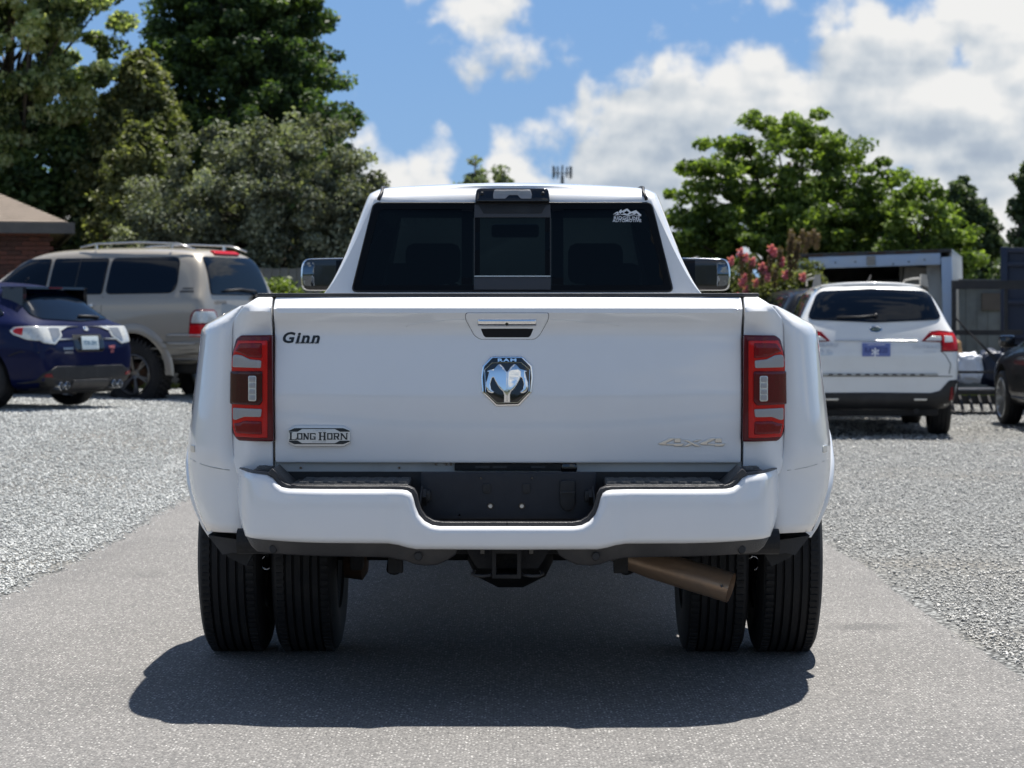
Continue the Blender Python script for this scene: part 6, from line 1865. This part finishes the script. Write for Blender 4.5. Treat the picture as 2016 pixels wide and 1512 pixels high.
def fence():
    T = thing('board_fence', 'grey upright board fence behind the champagne off-road estate', 'fence')
    x0 = -6.9; z0 = hgt(-4, 34) - .12
    me = None
    for k in range(34):
        x = x0 + k * .125
        o = MB().box((0, 0, .98), (.112, .022, 1.96)).build('board', M['fence'], T) if me is None else bpy.data.objects.new('board', me)
        if me is None: me = o.data
        else: COL.objects.link(o); o.parent = T
        o.location = (x, 34.0 + .004 * (k % 3), z0 - .02 - .02 * ((k * 7) % 5) / 5)
    for zz in (.35, 1.65): MB().box((x0 + 2.06, 34.04, z0 + zz), (4.3, .04, .09)).build('fence_rail', M['fence'], T)
    for k in range(3): MB().box((x0 + k * 2.1, 34.07, z0 + .95), (.10, .10, 2.05)).build('fence_post', M['fence'], T)
fence()

def tower():
    T = thing('cell_tower', 'distant cell tower mast above the pickup roof, small against the clouds', 'mast', (6.62, 300, 0))
    MB().tube([(0, 0, -1), (0, 0, 19.9)], [.35, .22], 12).build('pole', M['tower'], T)
    for zz, n in ((20.2, 12), ):
        pl = MB()
        for k in range(n):
            a = 2 * math.pi * k / n
            r = 1.15
            pl.bar((0, 0, zz), (r * math.cos(a), r * math.sin(a), zz), .06)
        pl.build('platform', M['tower'], T)
        for k in range(n):
            a = 2 * math.pi * k / n
            MB().box((1.2 * math.cos(a), 1.2 * math.sin(a), zz + .12), (.20, .20, 1.5 + .25 * math.sin(k * 2.3))).build('antenna', M['tower'], T)
tower()

# ------------------------------------------------------------------ trees and plants
def leaves(name, C, Rd, per, size, m, seed, parent, tone_spread=.33, asp=.55, up=.5, shell=.55, tm=.45):
    """leaf-sized faces spread through clumps: C centres (M,3), Rd radii (M,3)"""
    rng = np.random.default_rng(seed); Mn = len(C); n = Mn * per
    idx = np.repeat(np.arange(Mn), per)
    d = rng.normal(0, 1, (n, 3)); d /= np.linalg.norm(d, axis=1)[:, None]
    r = (shell + (1 - shell) * rng.uniform(0, 1, n)) * rng.uniform(.75, 1.12, n)
    P = C[idx] + d * r[:, None] * Rd[idx]
    nz = rng.normal(0, 1, (n, 3)); nz[:, 2] += up; nz += d * .6
    nz /= np.linalg.norm(nz, axis=1)[:, None]
    t = rng.normal(0, 1, (n, 3)); t -= nz * np.sum(t * nz, 1)[:, None]; t /= np.linalg.norm(t, axis=1)[:, None]
    b = np.cross(nz, t)
    s = size * rng.uniform(.6, 1.35, n)
    t *= s[:, None]; b *= (s * asp)[:, None]
    V = np.stack([P - t, P - b + t * .1 + nz * s[:, None] * .12, P + t, P + b + t * .1 + nz * s[:, None] * .12], 1).reshape(-1, 3)
    F = np.arange(4 * n).reshape(-1, 4)
    ct = rng.normal(tm, tone_spread * .55, Mn)[idx]
    tone = np.clip(ct + rng.normal(0, tone_spread * .6, n), 0, 1)
    return np_mesh(name, V, F, m, parent, tone=np.repeat(tone, 4))

def clumps(E, n, seed, rmin, rmax, flat=.8, front=.35, inner=.55):
    """clump centres over the outer part of a set of ellipsoids (cx, cy, cz, rx, ry, rz)"""
    rng = np.random.default_rng(seed)
    w = np.array([(e[3] * e[5]) ** 1.0 for e in E]); w /= w.sum()
    C = []; Rd = []
    tries = 0
    while len(C) < n and tries < n * 20:
        tries += 1
        e = E[rng.choice(len(E), p=w)]
        d = rng.normal(0, 1, 3); d[1] -= front; d /= np.linalg.norm(d)
        r = inner + (1 - inner) * rng.uniform(0, 1) ** .6
        p = np.array(e[:3]) + d * r * np.array(e[3:])
        deep = False
        for q in E:
            if q is e: continue
            dd = (p - np.array(q[:3])) / np.array(q[3:])
            if np.linalg.norm(dd) < inner * .75: deep = True
        if deep and rng.uniform() < .7: continue
        s = rng.uniform(rmin, rmax)
        C.append(p); Rd.append((s * rng.uniform(.8, 1.3), s * rng.uniform(.8, 1.3), s * flat * rng.uniform(.7, 1.2)))
    return np.array(C), np.array(Rd)

def limbs(name, base, top, r0, C, seed, m, parent, nl=26):
    rng = random.Random(seed); mb = MB()
    base = Vector(base); top = Vector(top)
    pts = [base.lerp(top, t) + Vector((rng.uniform(-.08, .08), rng.uniform(-.08, .08), 0)) * (t > 0) for t in (0, .3, .6, 1)]
    mb.tube(pts, [r0 * 1.25, r0, r0 * .7, r0 * .25], 9)
    sel = rng.sample(range(len(C)), min(nl, len(C)))
    for i in sel:
        c = Vector(C[i]); t = rng.uniform(.25, .9)
        s = base.lerp(top, t)
        if (c - s).length < .3: continue
        mid = s.lerp(c, .5) + Vector((rng.uniform(-.12, .12), rng.uniform(-.12, .12), rng.uniform(0, .25)))
        q = r0 * (.45 - .28 * t)
        mb.tube([s, mid, c], [q, q * .6, q * .2], 6)
    return mb.build(name, m, parent, True)

def tree(kind, label, base, height, r0, E, n, per, size, m, seed, rr=(.3, .5), flat=.8, asp=.55, spread=.33, inner=.55, nl=26, up=.5, shell=.55, cat='tree', group=None, tm=.45):
    x, y = base; z = hgt(x, y) - .05
    T = thing(kind, label, cat, (0, 0, 0), 0, group)
    T.location = (x, y, z)
    El = [(a - x, b - y, c - z, d, e, f) for a, b, c, d, e, f in E]
    C, Rd = clumps(El, n, seed, rr[0], rr[1], flat, inner=inner)
    limbs('trunk', (0, 0, 0), (0, 0, height), r0, C, seed, M['bark'], T, nl)
    leaves('crown', C, Rd, per, size, m, seed + 1, T, spread, asp, up, shell, tm)
    return T

# tall pale broadleaf tree at the far left
tree('broadleaf_tree', 'tall broadleaf tree with pale shining leaves, cut off by the top left corner', (-9.6, 43.6), 8.4, .16,
     [(-9.5, 43.6, 6.2, 1.9, 1.5, 1.8), (-8.25, 43.3, 6.6, 1.1, 1.0, 1.7), (-10.0, 43.8, 8.4, 2.4, 1.8, 2.0), (-10.2, 43.6, 4.6, 1.2, 1.2, 1.4)], 330, 220, .056, M['leaf_light'], 21, (.18, .36), .75, .62, .6, .45, 40, tm=.66)
# shaded thicket under it
tree('broadleaf_tree', 'dark shaded tree beneath the pale broadleaf tree, behind the house roof', (-8.9, 44), 3.0, .14,
     [(-9.6, 44, 3.8, 2.2, 1.2, 2.0), (-7.9, 44.0, 3.2, 1.5, 1.0, 1.7)], 130, 300, .07, M['leaf_conifer'], 23, (.3, .5), .8, .6, .3)
# big dark conifer
def conifer(label, x, y, top, rb, zb, n, per, size, m, seed, lean=1.0, prof=None):
    z0 = hgt(x, y) - .05
    T = thing('conifer_tree', label, 'tree', (x, y, z0))
    rng = np.random.default_rng(seed); C = []; Rd = []
    H = top - z0
    for i in range(n):
        t = rng.uniform(0, 1) ** .85
        z = zb + (H - zb) * t
        rad = rb * (1 - t) ** .62 * (prof(t) if prof else 1)
        a = rng.uniform(0, 6.283)
        rr = rad * (.55 + .5 * rng.uniform(0, 1) ** .5)
        k = .15 + .16 * (1 - t) + .10 * rng.uniform()
        px_, py_ = rr * math.cos(a), rr * math.sin(a)
        # each bough is a short upturned string of tufts
        for j in range(3):
            q = 1 - .20 * j
            C.append((px_ * q + rng.normal(0, .05), py_ * q + rng.normal(0, .05), z - .10 * j + rng.normal(0, .05)))
            Rd.append((k * (1 + .15 * j), k * (1 + .15 * j), k * (.62 + .1 * j)))
    C = np.array(C); Rd = np.array(Rd)
    limbs('trunk', (0, 0, 0), (0, 0, H * .97), .20, C, seed, M['bark'], T, 60)
    leaves('crown', C, Rd, per, size, m, seed + 1, T, .38, .5, .8, .5)
    return T
conifer('huge dark green conifer rising behind the grey-green tree', -5.6, 46.5, 10.4, 3.15, 2.2, 560, 85, .066, M['leaf_conifer'], 31)
# olive cedar between
conifer('olive green cedar between the pale broadleaf tree and the grey-green tree', -7.1, 43.4, 6.3, 1.75, 1.2, 300, 70, .060, M['leaf_cedar'], 41)
conifer('smaller olive cedar rising just right of the house roof', -6.6, 40.5, 4.7, 1.35, .8, 190, 75, .052, M['leaf_cedar'], 43)
# broad grey-green tree
tree('olive_tree', 'broad round grey-green tree behind the champagne off-road estate', (-4.0, 36.0), 3.2, .13,
     [(-4.1, 36.0, 2.75, 2.1, 1.5, 1.6), (-3.4, 35.9, 3.0, 1.5, 1.2, 1.5), (-5.2, 36.1, 2.1, 1.25, 1.2, 1.25), (-2.6, 35.8, 2.5, .78, .9, 1.1), (-3.4, 35.6, 2.2, 1.7, .9, .9)],
     520, 200, .038, M['leaf_grey'], 51, (.15, .30), .85, .6, .45, .5, 60)
def sprays(label_parent, pts, m, seed, size=.042, per=60, rad=(.10, .16, .10)):
    C = np.array(pts); Rd = np.tile(np.array(rad), (len(pts), 1))
    return leaves('twig_leaves', C, Rd, per, size, m, seed, label_parent, .45)
OT = [o for o in COL.objects if o.name.startswith('olive_tree')][0]
ob = OT.location
pt = []
for (a, b, c, d) in ((-1.95, 34.4, 3.35, 3), (-1.72, 34.4, 3.05, 3), (-1.80, 34.3, 2.75, 2), (-2.3, 34.5, 3.7, 2), (-3.0, 34.6, 4.35, 2), (-4.4, 34.6, 4.25, 2), (-1.62, 34.3, 2.95, 1), (-2.0, 34.3, 2.3, 2)):
    for k in range(d): pt.append((a * 1.035 - ob.x - k * .15, b + 1.3 - ob.y, (c - 1.34) * 1.035 + 1.34 - ob.z - k * .09))
sprays(OT, pt, M['leaf_grey'], 77)
# right-hand trees
tree('maple_tree', 'large fresh green tree with rounded domes behind the open trailer', (5.9, 48.5), 4.6, .20,
     [(5.9, 48.5, 4.25, 1.55, 1.5, 1.65), (4.5, 48.3, 3.7, 1.25, 1.3, 1.55), (7.1, 48.2, 3.6, 1.35, 1.3, 1.55), (5.2, 48.0, 2.6, 2.1, 1.5, 1.5), (7.2, 48.0, 2.4, 1.7, 1.4, 1.3), (3.9, 48.0, 2.3, 1.0, 1.0, 1.1), (6.3, 47.6, 3.2, 1.3, 1.0, 1.1)],
     620, 160, .056, M['leaf_green'], 61, (.17, .33), .62, .6, .42, .5, 60, tm=.60)
tree('maple_tree', 'smaller yellow-green tree right of the large domed tree', (8.35, 46.5), 3.0, .10,
     [(8.3, 46.5, 3.2, .75, .8, 1.0), (8.8, 46.4, 2.6, .75, .8, 1.1), (7.9, 46.3, 2.3, .7, .7, .9)], 150, 140, .054, M['leaf_green'], 63, (.15, .28), .7, .6, .45, .5, 24, tm=.68)
conifer('dark green pine at the far right edge above the dump container', 13.3, 58, 5.3, 1.15, 1.2, 90, 80, .075, M['leaf_pine'], 71)
conifer('dark green pine left of the edge pine, behind the dump container', 11.9, 60, 4.9, 1.5, 1.0, 90, 80, .080, M['leaf_pine'], 73)
conifer('low pine between the two pines behind the dump container', 12.6, 62, 4.3, 1.6, .3, 90, 80, .080, M['leaf_pine'], 79)
conifer('pine standing between the smaller yellow-green tree and the edge pines', 10.4, 60, 3.6, 1.3, .6, 70, 80, .080, M['leaf_pine'], 75)
# small far trees above the cab roof
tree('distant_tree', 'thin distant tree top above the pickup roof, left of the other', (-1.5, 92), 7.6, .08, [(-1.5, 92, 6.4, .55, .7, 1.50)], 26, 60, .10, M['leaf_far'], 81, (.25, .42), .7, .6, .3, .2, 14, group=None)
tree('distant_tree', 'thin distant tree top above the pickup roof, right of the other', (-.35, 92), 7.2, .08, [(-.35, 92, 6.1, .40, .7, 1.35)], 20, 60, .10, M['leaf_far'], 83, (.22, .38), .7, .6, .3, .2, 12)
# far-off belt of trees on the horizon
rng = np.random.default_rng(5)
bc = []; br = []
for k in range(230):
    a = -75 + 150 * k / 229 + rng.normal(0, .4); yy = rng.uniform(108, 124)
    hh = 1.9 + 1.0 * noise.noise(Vector((a * .08, 1.3, 0))) + .6 * noise.noise(Vector((a * .4, 2.3, 0)))
    bc.append((a, yy, hh * .55 + .3)); br.append((rng.uniform(1.0, 1.8), 1.5, hh * .75))
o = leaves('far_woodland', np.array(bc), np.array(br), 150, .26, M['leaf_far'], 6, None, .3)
o['kind'] = 'stuff'; o['label'] = 'far-off belt of woodland along the horizon'
# woodland on the near side of the lot, behind the photographer: it shows as the dark line in paint, chrome and glass
bc = []; br = []
for k in range(90):
    a = -60 + 120 * k / 89 + rng.normal(0, .4)
    hh = 2.6 + 1.2 * noise.noise(Vector((a * .1, 7.3, 0)))
    bc.append((a, rng.uniform(-52, -46), hh * .55)); br.append((rng.uniform(1.0, 1.8), 1.3, hh * .75))
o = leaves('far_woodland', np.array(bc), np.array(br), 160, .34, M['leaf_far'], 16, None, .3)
o['kind'] = 'stuff'; o['label'] = 'woodland behind the photographer'
# hedge
rng = np.random.default_rng(9)
hc = [(-2.55 - 1.1 * rng.uniform(), 33.1 + rng.uniform(-.25, .25), hgt(-3.2, 33) + rng.uniform(.3, 1.72)) for _ in range(60)]
HT = thing('hedge', 'bright green clipped hedge between the champagne off-road estate and the pickup', 'hedge', (0, 0, 0))
leaves('foliage', np.array(hc), np.full((60, 3), .20), 150, .045, M['leaf_hedge'], 10, HT, .5)
MB().tube([(-3.5, 33.1, .2), (-3.45, 33.1, 1.5)], .03, 6).tube([(-3.0, 33.1, .2), (-3.05, 33.1, 1.5)], .03, 6).tube([(-2.7, 33.1, .2), (-2.7, 33.1, 1.5)], .03, 6).build('stem', M['bark'], HT)

# crepe myrtles
def myrtle(label, x, y, E, n, seed, flowers, brown):
    z = hgt(x, y) - .03
    T = thing('flowering_shrub', label, 'shrub', (x, y, z))
    El = [(a - x, b - y, c - z, d, e, f) for a, b, c, d, e, f in E]
    C, Rd = clumps(El, n, seed, .13, .22, .9, inner=.3)
    mb = MB(); rr = random.Random(seed)
    for i in range(9):
        c = Vector(C[rr.randrange(len(C))])
        mb.tube([(rr.uniform(-.1, .1), rr.uniform(-.1, .1), 0), Vector((c.x * .4, c.y * .4, c.z * .55)), c], [.025, .018, .006], 6)
    mb.build('stem', M['bark'], T, True)
    leaves('foliage', C, Rd, 150, .030, M['leaf_cedar'], seed + 1, T, .45)
    def heads(pts, m, nm, rad, per, sz):
        P = np.array([(a - x, b - y, c - z) for a, b, c in pts]); 
        leaves(nm, P, np.tile(np.array(rad), (len(P), 1)), per, sz, m, seed + 3, T, .5, .8, .2, .3)
    if flowers: 
        for (a, b, c) in flowers: heads([(a, b, c), (a + .02, b, c + .06)], M['petal'], 'flower_head', (.050, .050, .050), 60, .018)
    if brown:
        for (a, b, c) in brown: heads([(a, b, c), (a + .01, b, c + .10), (a + .02, b, c + .18)], M['seed_brown'], 'seed_head', (.05, .05, .075), 70, .017)
s33 = 4484 / 33
g3 = lambda px_, py_: ((px_ - 1008) / s33, 33 - .25, 1.34 + (623 - py_) / s33)
FL = [g3(*p) for p in [(1434, 518), (1452, 502), (1462, 512), (1476, 520), (1512, 495), (1518, 502), (1494, 530), (1500, 538), (1460, 552), (1455, 560), (1482, 562), (1478, 600), (1463, 575), (1528, 598), (1536, 602), (1540, 545), (1533, 520), (1574, 550), (1505, 550), (1445, 590)]]
BR = [g3(*p) for p in [(1455, 535), (1472, 545), (1510, 535), (1530, 520), (1548, 508), (1560, 525), (1495, 555), (1550, 540), (1520, 560), (1565, 505), (1553, 490)]]
myrtle('pink flowering shrub with brown seed heads between the pickup mirror and the trailer', 3.70, 33.1,
       [(3.65, 33.2, 1.45, .62, .45, .75), (3.35, 33.2, 1.1, .45, .4, .8), (4.0, 33.2, 1.35, .40, .4, .75), (3.7, 33.2, .7, .6, .4, .6), (4.25, 33.3, 1.6, .35, .35, .65)], 280, 91, FL, BR)
s38 = 4484 / 38.6
g4 = lambda px_, py_: ((px_ - 1008) / s38, 38.6, 1.34 + (623 - py_) / s38)
BR2 = [g4(*p) for p in [(1578, 478), (1590, 484), (1600, 478), (1608, 486), (1572, 492), (1560, 496), (1555, 478), (1585, 495)]]
myrtle('brown seeding shrub rising behind the left corner of the open trailer', 4.85, 38.9,
       [(4.9, 39.0, 1.6, .55, .4, .85), (4.6, 39.0, 1.2, .5, .4, .8)], 60, 95, None, BR2)

# rough grass behind the parked cars
rng = np.random.default_rng(15); n = 30000
gx = rng.uniform(-9, -1.6, n); gy = 33.5 + 8 * rng.uniform(0, 1, n) ** 1.6
gx2 = rng.uniform(3, 13, n // 3); gy2 = rng.uniform(37.5, 46, n // 3)
gx = np.concatenate([gx, gx2]); gy = np.concatenate([gy, gy2]); n = len(gx)
gz = np.array([hgt(a, b) for a, b in zip(gx, gy)]) - .03
h = rng.uniform(.05, .15, n); a = rng.uniform(0, 6.28, n); w = .010
lean = rng.normal(0, .03, (n, 2))
B_ = np.stack([gx, gy, gz], 1)
du = np.stack([np.cos(a) * w, np.sin(a) * w, np.zeros(n)], 1)
tp = B_ + np.stack([lean[:, 0], lean[:, 1], h], 1)
V = np.stack([B_ - du, B_ + du, tp], 1).reshape(-1, 3)
o = np_mesh('grass', V, np.arange(3 * n).reshape(-1, 3), M['grass'], tone=np.repeat(rng.uniform(0, 1, n), 3))
o['kind'] = 'stuff'; o['label'] = 'rough grass behind the parked cars'
